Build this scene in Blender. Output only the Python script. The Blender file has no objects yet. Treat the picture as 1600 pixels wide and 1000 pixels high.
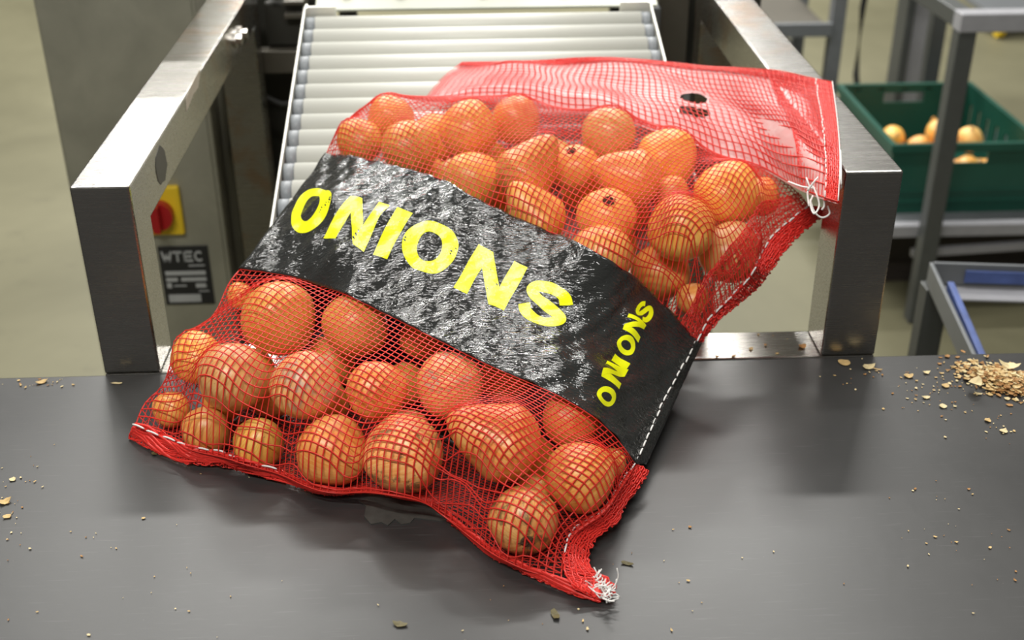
import bpy, bmesh, math, random
import numpy as np
from mathutils import Vector, Matrix
from mathutils.bvhtree import BVHTree

SC = bpy.context.scene
COL = SC.collection
R = math.radians

# ------------------------------------------------------------------ camera, world, light, exposure
cam = bpy.data.cameras.new('camera'); cam_ob = bpy.data.objects.new('camera', cam); COL.objects.link(cam_ob)
cam.sensor_width = 36.0; cam.lens = 1894.43 / 1600 * 36.0; cam.clip_start = .02; cam.clip_end = 60
cam_ob.matrix_world = (Matrix.Translation((0, 0, .68063)) @ Matrix.Rotation(R(-2.182), 4, 'Z')
                       @ Matrix.Rotation(R(90 - 28.597), 4, 'X') @ Matrix.Rotation(R(-.2985), 4, 'Z'))
cam.dof.use_dof = True; cam.dof.focus_distance = 1.12; cam.dof.aperture_fstop = 5.6
SC.camera = cam_ob

world = bpy.data.worlds.new('hall_air'); SC.world = world; world.use_nodes = True
bg = world.node_tree.nodes['Background']; bg.inputs[0].default_value = (1.0, .97, .89, 1); bg.inputs[1].default_value = .14

def area(name, loc, target, sx, sy, watts, col=(1, .985, .94)):
    l = bpy.data.lights.new(name, 'AREA'); l.shape = 'RECTANGLE'; l.size = sx; l.size_y = sy; l.energy = watts; l.color = col
    o = bpy.data.objects.new(name, l); COL.objects.link(o); o.location = loc
    o.rotation_euler = (Vector(target) - Vector(loc)).to_track_quat('-Z', 'Y').to_euler()
    return o
# rows of ceiling fluorescents over the hall, all behind and above the packing table
for y_, w_ in ((2.3, 30), (3.8, 36), (5.6, 62), (7.2, 85)):
    for x_ in (-1.15, .85): area('ceiling_and_fill_light', (x_, y_, 2.5), (x_, y_, 0), 1.5, .13, w_)
area('ceiling_and_fill_light', (-.5, -.5, 2.3), (0, 1.0, 0), 1.5, .13, 40)  # unseen fill lamp in front, added to brighten the onions' near sides

SC.view_settings.view_transform = 'Standard'; SC.view_settings.look = 'None'
SC.view_settings.gamma = 1; SC.view_settings.use_curve_mapping = False; SC.view_settings.exposure = .35

# ------------------------------------------------------------------ measured data (world coordinates, tenths of a millimetre)
CURVES={"bottom":[[-3366,10164,120],[-3266,10110,120],[-3167,10055,121],[-3067,9992,125],[-2965,9913,139],[-2859,9810,167],[-2748,9690,208],[-2660,9660,193],[-2570,9641,178],[-2473,9605,178],[-2372,9539,196],[-2273,9448,227],[-2185,9381,239],[-2111,9368,217],[-2039,9361,194],[-1969,9362,168],[-1896,9348,152],[-1818,9306,150],[-1734,9229,166],[-1648,9128,195],[-1564,9034,219],[-1489,8995,211],[-1413,8959,208],[-1339,8946,196],[-1261,8942,187],[-1173,8924,197],[-1080,8880,233],[-988,8810,285],[-904,8723,341],[-829,8672,366],[-757,8634,379],[-685,8625,369],[-610,8625,350],[-533,8634,320],[-461,8650,275],[-397,8659,220],[-337,8651,169],[-278,8619,133],[-218,8566,114],[-159,8499,106],[-100,8423,105],[-41,8340,110],[16,8250,122],[74,8154,140],[134,8056,165],[200,8009,152],[269,7967,139],[339,7934,120],[409,7903,107],[480,7872,101],[552,7841,100],[623,7812,100],[695,7783,100]],"lright":[[695,7783,100],[704,7866,113],[716,7951,127],[734,8036,142],[763,8117,165],[803,8186,197],[863,8238,236],[943,8270,278],[1025,8291,321],[1093,8313,368],[1146,8348,414],[1193,8393,459],[1261,8585,398],[1329,8749,364],[1396,8884,354],[1474,9086,300]],"lleft":[[-3366,10164,120],[-3350,10261,167],[-3330,10353,214],[-3299,10433,256],[-3251,10495,288],[-3192,10538,323],[-3134,10562,382],[-3082,10567,474],[-3034,10558,589],[-3047,10764,579],[-3042,10930,582],[-3016,11043,599],[-2972,11119,625],[-2911,11181,654],[-2830,11241,685],[-2743,11309,731],[-2670,11387,807],[-2619,11469,900],[-2579,11554,980],[-2523,11625,1051],[-2459,11744,1092]],"blow":[[-2459,11744,1092],[-2330,11675,1108],[-2212,11612,1121],[-2108,11555,1132],[-2015,11501,1141],[-1924,11448,1149],[-1837,11398,1153],[-1754,11350,1151],[-1673,11300,1146],[-1592,11244,1143],[-1510,11174,1148],[-1425,11077,1167],[-1337,10946,1204],[-1248,10788,1251],[-1173,10727,1245],[-1101,10693,1222],[-1030,10654,1201],[-958,10606,1184],[-885,10545,1175],[-812,10473,1173],[-739,10395,1174],[-667,10315,1176],[-596,10239,1177],[-527,10171,1174],[-459,10108,1169],[-391,10046,1164],[-324,9982,1160],[-258,9916,1158],[-192,9847,1158],[-127,9777,1159],[-63,9731,1146],[1,9684,1135],[65,9634,1125],[131,9582,1117],[199,9536,1106],[268,9495,1093],[338,9455,1080],[408,9415,1067],[477,9375,1053],[546,9336,1040],[614,9296,1027],[683,9258,1012],[750,9222,994],[818,9189,969],[885,9157,940],[952,9127,910],[1018,9099,877],[1083,9080,833],[1145,9075,772],[1206,9073,704],[1264,9062,640],[1317,9039,580],[1364,9007,523],[1420,9047,412],[1474,9086,300]],"bup":[[-1667,13602,1676],[-1516,13406,1738],[-1378,13234,1789],[-1256,13097,1820],[-1146,12983,1839],[-1040,12878,1854],[-938,12785,1864],[-840,12708,1867],[-746,12641,1866],[-653,12578,1863],[-561,12514,1860],[-469,12449,1859],[-378,12380,1857],[-289,12303,1851],[-201,12216,1838],[-115,12122,1821],[-31,12036,1800],[50,11971,1776],[128,11921,1750],[204,11879,1726],[279,11841,1701],[354,11804,1676],[429,11768,1650],[503,11732,1625],[578,11696,1600],[653,11665,1576],[729,11641,1551],[806,11613,1531],[882,11571,1518],[955,11500,1518],[1024,11392,1534],[1090,11252,1561],[1159,11158,1560],[1231,11089,1543],[1306,11047,1513],[1382,11022,1474],[1457,11016,1425],[1530,11030,1366],[1605,11079,1287],[1685,11157,1192],[1762,11207,1104],[1835,11222,1026],[1904,11210,957],[1972,11186,892],[2038,11158,829],[2104,11131,762],[2171,11110,689],[2237,11092,611],[2303,11073,532],[2370,11054,454]],"bleft":[[-2459,11744,1092],[-2412,11807,1138],[-2366,11873,1182],[-2321,11945,1224],[-2277,12027,1263],[-2236,12130,1292],[-2196,12248,1317],[-2152,12366,1345],[-2106,12484,1375],[-2059,12602,1407],[-2010,12721,1439],[-1962,12842,1471],[-1913,12965,1504],[-1865,13089,1538],[-1816,13215,1572],[-1767,13342,1606],[-1718,13471,1641],[-1667,13602,1676]],"bright":[[1474,9086,300],[1523,9207,300],[1573,9330,300],[1623,9456,300],[1675,9584,300],[1727,9715,300],[1780,9846,302],[1834,9976,306],[1891,10102,314],[1950,10223,326],[2013,10341,342],[2075,10457,360],[2136,10573,379],[2195,10691,397],[2253,10812,415],[2311,10933,434],[2370,11054,454]],"uleft":[[-1667,13602,1676],[-1639,13756,1721],[-1605,13906,1762],[-1562,14049,1799],[-1507,14189,1834],[-1433,14328,1874],[-1335,14461,1918],[-1225,14578,1956],[-1122,14671,1978],[-1027,14739,1985],[-930,14786,1980],[-819,14815,1963],[-692,14830,1934],[-555,14836,1898]],"uright":[[2370,11054,454],[2422,11132,499],[2474,11205,547],[2532,11268,596],[2598,11318,645],[2667,11355,698],[2735,11378,756],[2798,11393,819],[2859,11404,885],[2920,11418,953],[2978,11439,1028],[3027,11462,1108],[3113,11666,1108],[3192,11836,1133],[3275,11962,1176],[3366,12064,1216],[3463,12165,1243],[3560,12261,1267],[3656,12349,1292],[3751,12432,1316],[3847,12512,1342]],"utop":[[-555,14836,1898],[-447,14810,1908],[-338,14785,1918],[-230,14764,1930],[-122,14750,1945],[-15,14740,1961],[90,14734,1973],[193,14732,1979],[294,14727,1982],[395,14717,1984],[497,14699,1986],[601,14669,1987],[705,14627,1987],[810,14572,1984],[913,14504,1974],[1016,14428,1960],[1117,14350,1947],[1218,14284,1940],[1319,14239,1939],[1420,14207,1943],[1521,14176,1948],[1620,14143,1952],[1716,14102,1951],[1807,14051,1942],[1896,13989,1928],[1991,13919,1911],[2094,13842,1893],[2198,13764,1879],[2296,13694,1871],[2387,13634,1864],[2474,13571,1855],[2556,13505,1841],[2635,13435,1823],[2711,13361,1803],[2787,13285,1781],[2864,13207,1759],[2949,13148,1737],[3049,13118,1718],[3157,13107,1698],[3261,13095,1675],[3354,13076,1646],[3441,13046,1612],[3527,13001,1575],[3612,12934,1531],[3689,12846,1483],[3751,12743,1435],[3801,12630,1388],[3847,12512,1342]],"ftop":[[-45,16106,1990],[72,16088,1995],[190,16070,2000],[308,16052,2005],[424,16034,2010],[537,16017,2016],[644,16002,2022],[748,15987,2028],[851,15973,2034],[954,15957,2041],[1057,15937,2050],[1162,15911,2063],[1266,15880,2079],[1371,15849,2095],[1476,15821,2108],[1580,15796,2118],[1685,15774,2125],[1789,15753,2131],[1894,15734,2135],[1998,15717,2134],[2103,15702,2131],[2208,15686,2127],[2310,15664,2124],[2409,15632,2123],[2506,15595,2122],[2602,15556,2122],[2698,15514,2122],[2791,15459,2126],[2882,15385,2135],[2971,15297,2147],[3059,15206,2161],[3147,15113,2178],[3235,15018,2200],[3324,14923,2223],[3416,14839,2243],[3513,14772,2255],[3614,14717,2262],[3715,14665,2268],[3814,14612,2273],[3907,14557,2275],[3993,14498,2273],[4074,14437,2267],[4161,14375,2260],[4257,14313,2253],[4358,14252,2247],[4461,14191,2240]],"fright":[[3657,10972,2050],[3680,11057,2096],[3703,11143,2142],[3730,11241,2186],[3768,11381,2219],[3824,11585,2235],[3890,11828,2239],[3955,12075,2240],[4017,12320,2240],[4080,12574,2240],[4147,12849,2240],[4220,13153,2240],[4296,13482,2240],[4377,13829,2240],[4461,14191,2240]],"fleft":[[-529,15002,1843],[-466,15244,1859],[-397,15474,1879],[-319,15679,1903],[-233,15849,1930],[-141,15987,1959],[-45,16106,1990]],"fbot":[[-529,15002,1843],[-425,14795,1904],[-327,14757,1910],[-226,14727,1920],[-122,14709,1934],[-16,14699,1950],[90,14693,1962],[192,14690,1967],[293,14685,1970],[393,14676,1973],[495,14657,1975],[599,14628,1976],[703,14585,1976],[807,14530,1973],[911,14463,1963],[1013,14387,1949],[1114,14309,1937],[1215,14243,1929],[1316,14198,1929],[1417,14167,1932],[1517,14136,1937],[1616,14103,1942],[1712,14062,1941],[1803,14011,1931],[1892,13950,1917],[1987,13880,1901],[2090,13803,1883],[2194,13725,1869],[2291,13656,1860],[2382,13596,1854],[2469,13533,1845],[2551,13467,1831],[2629,13397,1813],[2705,13324,1793],[2781,13248,1771],[2857,13171,1749],[2943,13112,1728],[3042,13082,1708],[3150,13069,1689],[3252,13051,1668],[3343,13022,1643],[3422,12967,1621],[3492,12866,1608],[3549,12693,1616],[3584,12435,1656],[3595,12100,1734],[3588,11723,1841],[3589,11392,1940],[3620,11168,2000],[3657,10972,2050]],"uhem":[[2446,11146,376],[2512,11222,432],[2577,11284,487],[2645,11335,538],[2714,11379,584],[2786,11416,627],[2860,11449,668],[2936,11479,706],[3008,11515,745],[3076,11559,786],[3140,11612,828],[3205,11670,875],[3272,11738,928],[3341,11814,983],[3414,11895,1036],[3493,11982,1083],[3582,12083,1122],[3689,12214,1146],[3801,12316,1180],[3912,12402,1215],[4015,12474,1247],[4110,12536,1279]],"bhem":[[1596,9238,180],[1646,9354,184],[1696,9473,188],[1748,9593,192],[1800,9716,196],[1853,9837,203],[1904,9956,212],[1956,10074,223],[2008,10193,234],[2061,10315,246],[2115,10439,257],[2170,10565,269],[2226,10691,283],[2283,10814,301],[2342,10936,320],[2400,11054,344],[2452,11144,385]],"lhem":[[979,7580,40],[1060,7610,41],[1116,7655,44],[1132,7717,50],[1106,7782,59],[1049,7831,66],[982,7873,73],[938,7933,77],[934,8026,80],[959,8141,81],[1004,8254,87],[1069,8340,98],[1149,8398,109],[1221,8457,116],[1272,8544,119],[1311,8650,121],[1355,8752,124],[1411,8837,131],[1476,8916,141],[1542,9016,157],[1607,9146,180]],"lstitch":[[804,7636,120],[755,7718,122],[730,7814,127],[727,7921,134],[738,8028,142],[765,8129,154],[806,8223,167],[870,8306,182],[955,8373,197],[1043,8435,209],[1118,8504,220],[1179,8589,230],[1234,8683,240],[1290,8781,252],[1349,8880,267],[1411,8982,283],[1474,9086,300]],"hemout":[[-3429,10180,20],[-3311,10071,20],[-3202,9976,21],[-3104,9901,22],[-3014,9838,24],[-2927,9780,26],[-2841,9725,28],[-2758,9685,29],[-2679,9664,30],[-2603,9655,32],[-2525,9643,36],[-2447,9624,38],[-2366,9596,36],[-2284,9560,33],[-2201,9520,31],[-2118,9478,30],[-2036,9436,30],[-1953,9400,30],[-1869,9367,35],[-1783,9329,39],[-1697,9282,36],[-1610,9228,30],[-1526,9175,30],[-1445,9139,30],[-1367,9115,30],[-1286,9104,30],[-1200,9107,30],[-1110,9114,34],[-1022,9116,38],[-936,9108,40],[-843,9089,38],[-741,9061,33],[-643,9029,30],[-556,8997,33],[-481,8961,38],[-418,8916,41],[-364,8857,37],[-313,8788,30],[-261,8714,25],[-210,8638,23],[-157,8560,22],[-100,8481,21],[-42,8401,20],[16,8322,20],[74,8245,20],[136,8173,20],[202,8109,20],[271,8051,20],[341,7995,20],[408,7941,20],[473,7891,20],[536,7845,20],[599,7799,20],[661,7753,20],[724,7711,20],[790,7672,20],[856,7635,20],[922,7599,20],[989,7564,20]],"hemin":[[-3328,10133,200],[-3241,10098,190],[-3151,10057,183],[-3055,10002,178],[-2952,9924,177],[-2845,9825,189],[-2743,9714,217],[-2665,9684,204],[-2592,9677,189],[-2513,9665,183],[-2424,9624,192],[-2321,9542,218],[-2209,9429,255],[-2113,9388,238],[-2023,9388,196],[-1929,9382,163],[-1836,9359,144],[-1750,9315,134],[-1667,9251,136],[-1585,9171,149],[-1501,9084,174],[-1425,9048,171],[-1350,9039,156],[-1273,9048,137],[-1189,9058,127],[-1100,9064,126],[-1013,9064,128],[-928,9054,129],[-835,9033,127],[-733,9004,123],[-637,8970,122],[-548,8933,126],[-461,8888,130],[-381,8833,131],[-315,8766,127],[-261,8692,123],[-208,8613,122],[-155,8533,122],[-98,8452,125],[-40,8370,128],[17,8290,132],[75,8211,135],[136,8140,137],[202,8080,134],[271,8027,130],[340,7977,125],[408,7932,120],[473,7893,116],[536,7858,112],[599,7824,108],[663,7791,104],[729,7760,98],[799,7732,90],[872,7707,80],[945,7681,70],[1018,7656,60]],"hemstitch":[[-3347,10077,200],[-3263,10028,194],[-3180,9980,188],[-3097,9931,182],[-3015,9883,177],[-2931,9834,173],[-2845,9783,171],[-2758,9733,172],[-2668,9691,171],[-2576,9666,166],[-2479,9634,167],[-2382,9584,176],[-2287,9511,190],[-2195,9424,210],[-2118,9399,191],[-2045,9388,169],[-1972,9375,155],[-1897,9356,146],[-1822,9333,140]]}
ONIONS=[[-1978,11021,881,395,0.49,-0.6,-0.63,"large glossy onion just under the left end of the black band"],[-1181,10846,880,346,0.41,0.02,0.91,"dusky onion against the lower band edge, below the first N of the large lettering"],[-2808,10807,550,277,-0.2,0.38,0.9,"onion bulging out at the far left edge of the sack, partly behind a bigger one"],[-2318,10135,715,348,-0.46,0.06,-0.89,"big pale-striped onion at the left edge, above the two small corner ones"],[-1579,9840,780,334,0.11,0.12,0.99,"onion with torn papery neck, directly below the large glossy onion by the band"],[-905,9696,800,295,0.9,-0.16,0.4,"round brownish onion in the middle of the lower half, between the torn-necked and scarred onions"],[-211,9754,800,333,0.76,-0.36,0.55,"onion with grey scarred skin below the middle of the black band"],[-3032,10397,200,190,-0.86,-0.01,0.52,"smallest onion, squeezed into the lower left corner of the sack"],[-2602,9949,240,239,0.51,-0.14,0.85,"small onion by the lower left hem, next to the smallest corner onion"],[-2053,9670,262,252,0.42,-0.27,0.87,"striped small onion resting on the bottom hem, second from the left corner"],[-1315,9363,355,345,0.74,-0.65,-0.19,"round onion at the bottom front edge, third from the left corner"],[-631,9053,520,369,-0.92,-0.37,-0.12,"large onion with green-stained blunt end at the bottom front edge, centre"],[242,8883,740,367,-0.88,0.05,0.47,"largest onion, its long neck pointing up and left, lower right half of the sack"],[913,8657,500,321,0.9,0.27,0.33,"onion tucked in the lower right side, beside the red side hem"],[407,8309,318,308,-0.06,1.0,0.03,"frontmost onion with its dark root end showing, in the bottom right corner"],[-513,10997,620,249,-0.71,-0.7,0.09,"shadowed onion half under the lower band edge, below the large middle O"],[336,10229,580,274,0.81,-0.2,0.55,"shadowed onion under the lower band edge, right of the grey scarred onion"],[899,9394,620,280,0.75,-0.01,0.66,"dim onion under the right end of the lower band edge, behind the side hem onion"],[-2453,11586,858,148,-0.43,0.35,0.84,"small onion at the left edge just under the corner of the black band"],[1244,9005,400,137,0.7,0.1,0.71,"little onion wedged at the lower right end of the band seam"],[-695,10548,340,231,0.37,-0.15,0.92,"deep-lying onion seen through the mesh between the round brownish and scarred onions"],[-931,14220,1882,299,-0.32,0.74,0.6,"topmost onion at the upper left corner of the sack"],[-672,13373,1814,339,0.74,-0.09,0.66,"shiny onion above the band, near the upper left corner"],[-1281,13766,1760,284,-0.67,0.11,0.73,"onion at the far left, right above the upper band edge"],[18,13618,1940,351,0.31,0.16,0.94,"round onion near the top edge, right of the upper left cluster"],[599,14147,1863,307,0.42,-0.78,-0.45,"papery onion at the top edge, second from the left cluster towards the loose sack neck"],[47,12923,1574,348,-0.58,-0.21,0.79,"onion peeping over the upper band edge, above the middle O"],[647,12632,1779,354,0.64,0.26,0.73,"pear-shaped onion with neck pointing up and right, middle of the upper half"],[1241,13021,1659,289,0.24,0.27,-0.93,"small onion with dark root spot in the middle of the upper half"],[1664,13511,1891,327,-0.74,-0.03,0.67,"pale round onion standing out at the top edge below the loose sack neck"],[2312,13180,1702,361,0.67,-0.0,0.74,"onion behind the long-necked one, near the top edge on the right"],[1826,12541,1730,339,-0.94,-0.02,0.33,"pale onion with its long neck pointing left, upper right half"],[1491,12021,1485,330,0.02,0.51,-0.86,"onion with a sunken dark root end facing out, above the band"],[2865,12367,1580,374,0.44,0.14,0.89,"large bright onion at the upper right, below the loose sack neck"],[2241,11660,1501,365,-0.32,-0.03,0.95,"glossy orange onion in the right half, below and left of the large bright one"],[2301,12655,1503,202,0.36,-0.4,0.84,"little onion crammed between three larger ones in the upper right half"],[2820,11813,1130,345,0.38,0.26,0.89,"pale onion at the right edge, below the large bright one"],[3329,12704,1398,230,0.47,0.41,0.78,"onion half hidden behind the large bright one at the upper right edge"],[727,12016,1504,329,-0.55,0.05,0.83,"onion over the upper band edge, below the pear-shaped one"],[1372,11378,1334,345,0.63,-0.38,0.68,"big onion over the upper band edge, under the one with the sunken root"],[2090,11887,871,326,-0.12,0.12,-0.99,"onion with brown root scar over the right end of the upper band edge"],[2387,11499,733,184,0.6,0.07,0.79,"small onion at the right end of the upper band edge, beside the side stitching"]]
FILL=[[1061,13895,1403,299],[1346,13403,1231,259],[1632,12404,986,283],[-422,14381,1560,326],[263,13920,1394,283],[487,13265,1203,269],[-163,13492,1319,306],[-1473,10373,253,243],[1795,12971,1183,328],[-652,9786,254,244],[-2285,10993,274,241],[519,9303,254,244],[-1513,11064,309,295],[1840,13593,1276,253],[-2034,10538,282,272],[991,12471,910,187],[-2527,10464,227,216],[535,8852,194,183],[-439,13916,1306,194],[2359,13342,1154,197]]
BUMPS=[[-1366,12277,1379,360],[-1256,11521,1117,360],[-895,11832,1335,360],[-752,11095,871,360],[-388,11662,1289,360],[-293,10912,880,360],[204,11354,1014,360],[205,10212,880,360],[712,10965,900,360],[672,9809,780,360],[1156,10816,820,360],[1449,10790,680,360],[1004,9804,670,360]]
BIG=[["O",[0.0512,0.2857],[0.1457,0.2862],[0.0114,0.6845],[0.1412,0.607]],["N",[0.1593,0.2643],[0.2783,0.2788],[0.178,0.5828],[0.274,0.6474]],["I",[0.3042,0.3013],[0.3366,0.3124],[0.2959,0.648],[0.3318,0.664]],["O",[0.3608,0.3084],[0.4796,0.3863],[0.3327,0.6355],[0.4512,0.745]],["N",[0.5005,0.3486],[0.6149,0.3618],[0.4911,0.6944],[0.6001,0.6838]],["S",[0.6344,0.3682],[0.7304,0.475],[0.6135,0.6657],[0.7165,0.7738]]]
SMALL=[["O",[0.8845,0.153],[0.8895,0.2649],[0.847,0.1202],[0.8517,0.2264]],["N",[0.8864,0.2885],[0.8866,0.4936],[0.8495,0.2552],[0.8436,0.427]],["I",[0.8826,0.4763],[0.8847,0.5327],[0.8494,0.4603],[0.8493,0.5202]],["O",[0.881,0.556],[0.8837,0.6625],[0.8395,0.5573],[0.8459,0.6503]],["N",[0.8847,0.6627],[0.8858,0.7729],[0.844,0.6665],[0.8436,0.7557]],["S",[0.885,0.7576],[0.8914,0.929],[0.8491,0.7863],[0.8552,0.9215]]]
HOLEC=[2813,14389,1928]
TEARC=[[2660,13978,1867],[2803,13895,1845]]
KNOTS=[[[3446,12047,1850],[3532,11776,1900],[3644,11475,2000],[3726,11194,2100],[3728,11198,2250],[3895,11830,2280]],[[3462,11268,1900],[3471,11398,2000],[3518,11446,2050],[3545,11327,2000],[3566,11262,1900],[3499,11185,1850],[3492,11332,1900],[3534,11413,1950]],[[3518,11432,1900],[3537,11318,1820],[3602,11243,1780],[3691,11290,1800],[3688,11373,1850]],[[3444,11313,2050],[3496,11304,2150],[3543,11348,2180]],[[3487,11379,2050],[3468,11429,2100],[3467,11484,2120]],[[3622,11391,2000],[3627,11292,1900],[3603,11278,1850]]]
FRAY=[[942,7692,80],[991,7658,80],[1041,7632,80],[1074,7592,80],[1116,7684,80],[1007,7557,80],[975,7753,80],[1055,7516,80]]
TAIL=[[[1075,7608,100],[1132,7661,140],[1154,7684,200],[1144,7710,260]],[[891,7718,100],[957,7590,120],[1034,7571,100],[1084,7537,60]],[[935,7630,120],[1011,7620,160],[1107,7622,120]]]
FLAKES=[[4077,11300,0,72.9,85.3,0.1,0.1,"flake","square straw-coloured onion skin flake in front of the right post"],[4307,11193,0,80.1,56.8,0.2,0.5,"flake_pale","pale curled onion skin beside the square straw-coloured flake"],[4392,11149,0,65.5,11.3,-0.5,0.2,"flake","thin straw stalk sticking out beside the curled skin flake"],[5281,10684,80,101.1,84.5,0.8,0.6,"flake_pale","cream onion skin crescent on the front of the skin heap"],[5784,11015,80,112.0,77.6,-0.3,0.4,"flake_pale","cream onion skin flake on top of the skin heap"],[5013,10775,0,43.4,47.0,0.3,0.3,"flake","small grey-brown flake left of the skin heap"],[4684,10987,0,58.1,37.7,0,0.4,"flake","ring-like skin flake between the posts flakes and the skin heap"],[4844,10381,0,42.2,45.7,0.2,0.3,"flake_pale","pale chip on the table in front of the skin heap"],[5288,9899,0,41.6,45.0,0.8,0.4,"flake_pale","lone pale chip farthest in front of the skin heap"],[5204,10100,0,35.0,36.4,0.8,0.4,"flake","small chip behind the lone pale chip"],[4732,10559,0,49.6,27.6,0.1,0.3,"flake_pale","narrow pale flake left of the pale chip"],[-630,7404,0,69.2,34.6,-0.3,0.2,"green_scrap","olive brown scrap at the very front edge of the table"],[619,7459,0,74.8,34.7,1.9,0.3,"green_scrap","curved olive brown scrap below the frayed sack corner"],[1283,8061,0,61.7,21.9,-0.4,0.2,"green_scrap","dark sliver of skin right of the frayed sack corner"],[-3121,9906,0,39.3,34.1,1.2,0.5,"green_scrap","olive scrap under the left bottom corner of the sack"],[-4336,9194,0,58.1,50.4,0.5,0.5,"flake","tan skin flake at the left end of the table"],[-4376,9544,0,33.0,34.3,0.4,0.3,"flake_pale","pale chip behind the tan flake at the left end of the table"],[-4241,8971,0,44.5,33.0,0.3,0.3,"flake","folded tan chip in front of the tan flake at the left end"],[-1749,9513,0,43.7,48.7,0.4,0.6,"green_scrap","crumpled brown root scrap at the bottom hem of the sack, left of centre"],[-4625,11316,0,66.5,38.4,0.6,0.3,"flake","straw chip at the left rear edge of the table"],[-3812,11251,0,65.0,14.1,0,0.1,"flake_pale","pale hair-thin strip on the table by the left post"],[3706,11686,0,44.4,48.1,0.2,0.4,"crumb","brown crumb on the steel bar close to the right post"]]
PILE=[[5615,10850,0],[6071,10622,0],[5550,10483,0]]
SPREAD=[[4804,10708,300,250,60],[5305,10072,300,300,30],[4442,8189,400,500,45],[-4248,9047,150,500,45],[-4658,11291,250,60,25],[-3338,8125,400,400,14],[-2586,7620,600,300,12],[1804,7889,700,400,12],[-1781,9525,400,120,16],[792,7466,900,200,14],[4069,11003,300,200,10]]
BARCRUMBS=[[3279,11986,18],[3304,11734,28],[3120,11656,30],[3390,11543,24],[2709,11506,30],[2895,11511,36],[2967,11578,15],[3441,11948,10],[3583,11867,9]]
SMUDGE=[12782,1894,14764,2122]
PATCH=[[-1080,9062,0],[-1003,8971,0],[-1011,8821,0],[-941,8707,0],[-850,8730,0],[-791,8681,0],[-732,8771,0],[-671,8694,0],[-591,8709,0],[-553,8781,0],[-310,8723,0],[-161,8744,0],[-254,8956,0],[-475,9141,0],[-853,9228,0]]
CU = {k: np.array(v) / 10000 for k, v in CURVES.items()}
BUMPS = np.array(BUMPS) / 10000
SL = math.tan(R(15.065)); Z0 = .045
def zb(x, y):
    """height of what the sack lies on: table, gap, inclined rollers"""
    y = np.asarray(y, float); t = np.clip((y - 1.10) / .12, 0, 1); t = t * t * (3 - 2 * t)
    return np.where(y > 1.22, Z0 + SL * (y - 1.15), np.where(y < 1.10, 0, t * (Z0 + SL * .07)))

# ------------------------------------------------------------------ helpers
def mesh_ob(name, me, m=None, parent=None, smooth=False):
    if m is not None and not me.materials: me.materials.append(m)
    if smooth: me.polygons.foreach_set('use_smooth', [True] * len(me.polygons))
    o = bpy.data.objects.new(name, me); COL.objects.link(o)
    if parent is not None: o.parent = parent
    return o
def bm_ob(name, bm, m, parent=None, smooth=False, bevel=0, seg=2):
    if bevel: bmesh.ops.bevel(bm, geom=bm.edges[:], offset=bevel, segments=seg, affect='EDGES', profile=.5, clamp_overlap=True)
    me = bpy.data.meshes.new(name); bm.to_mesh(me); bm.free()
    return mesh_ob(name, me, m, parent, smooth)
def np_ob(name, v, f, m, parent=None, smooth=True):
    me = bpy.data.meshes.new(name); me.from_pydata(np.asarray(v).tolist(), [], [list(map(int, q)) for q in f]); me.update()
    return mesh_ob(name, me, m, parent, smooth)
def tag(o, label=None, cat=None, group=None, kind=None):
    if label: o['label'] = label
    if cat: o['category'] = cat
    if group: o['group'] = group
    if kind: o['kind'] = kind
    return o
def empty(name, loc=(0, 0, 0), rot=(0, 0, 0)):
    o = bpy.data.objects.new(name, None); COL.objects.link(o); o.location = loc; o.rotation_euler = rot; o.empty_display_size = .02
    return o
def box(bm, x0, x1, y0, y1, z0, z1, mat=None):
    vs = [bm.verts.new(p) for p in ((x0, y0, z0), (x1, y0, z0), (x1, y1, z0), (x0, y1, z0), (x0, y0, z1), (x1, y0, z1), (x1, y1, z1), (x0, y1, z1))]
    for q in ((3, 2, 1, 0), (4, 5, 6, 7), (0, 1, 5, 4), (1, 2, 6, 5), (2, 3, 7, 6), (3, 0, 4, 7)): bm.faces.new([vs[i] for i in q])
    if mat is not None: bmesh.ops.transform(bm, matrix=mat, verts=vs)
    return vs
def boxes(name, L, m, parent=None, bevel=0):
    bm = bmesh.new()
    for b in L: box(bm, *b)
    return bm_ob(name, bm, m, parent, bevel=bevel)
def cyl(bm, a, b, r, n=16, r2=None, caps=True):
    a, b = Vector(a), Vector(b); d = b - a
    M = Matrix.Translation((a + b) / 2) @ d.to_track_quat('Z', 'Y').to_matrix().to_4x4()
    return bmesh.ops.create_cone(bm, cap_ends=caps, segments=n, radius1=r, radius2=r if r2 is None else r2, depth=d.length, matrix=M)['verts']
def beam_between(bm, a, b, w, h):
    """square bar from a to b"""
    a, b = Vector(a), Vector(b); d = b - a
    M = Matrix.Translation((a + b) / 2) @ d.to_track_quat('Z', 'Y').to_matrix().to_4x4()
    box(bm, -w / 2, w / 2, -h / 2, h / 2, -d.length / 2, d.length / 2, M)
def tube(bm, pts, r, n=6):
    pts = [Vector(p) for p in pts]; rings = []
    for i, p in enumerate(pts):
        t = (pts[min(i + 1, len(pts) - 1)] - pts[max(i - 1, 0)]).normalized()
        q = t.to_track_quat('Z', 'Y'); rr = r[i] if isinstance(r, (list, tuple)) else r
        rings.append([bm.verts.new(p + q @ Vector((rr * math.cos(2 * math.pi * k / n), rr * math.sin(2 * math.pi * k / n), 0))) for k in range(n)])
    for a, b in zip(rings[:-1], rings[1:]):
        for k in range(n): bm.faces.new((a[k], a[(k + 1) % n], b[(k + 1) % n], b[k]))
    bm.faces.new(rings[0][::-1]); bm.faces.new(rings[-1])

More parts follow.
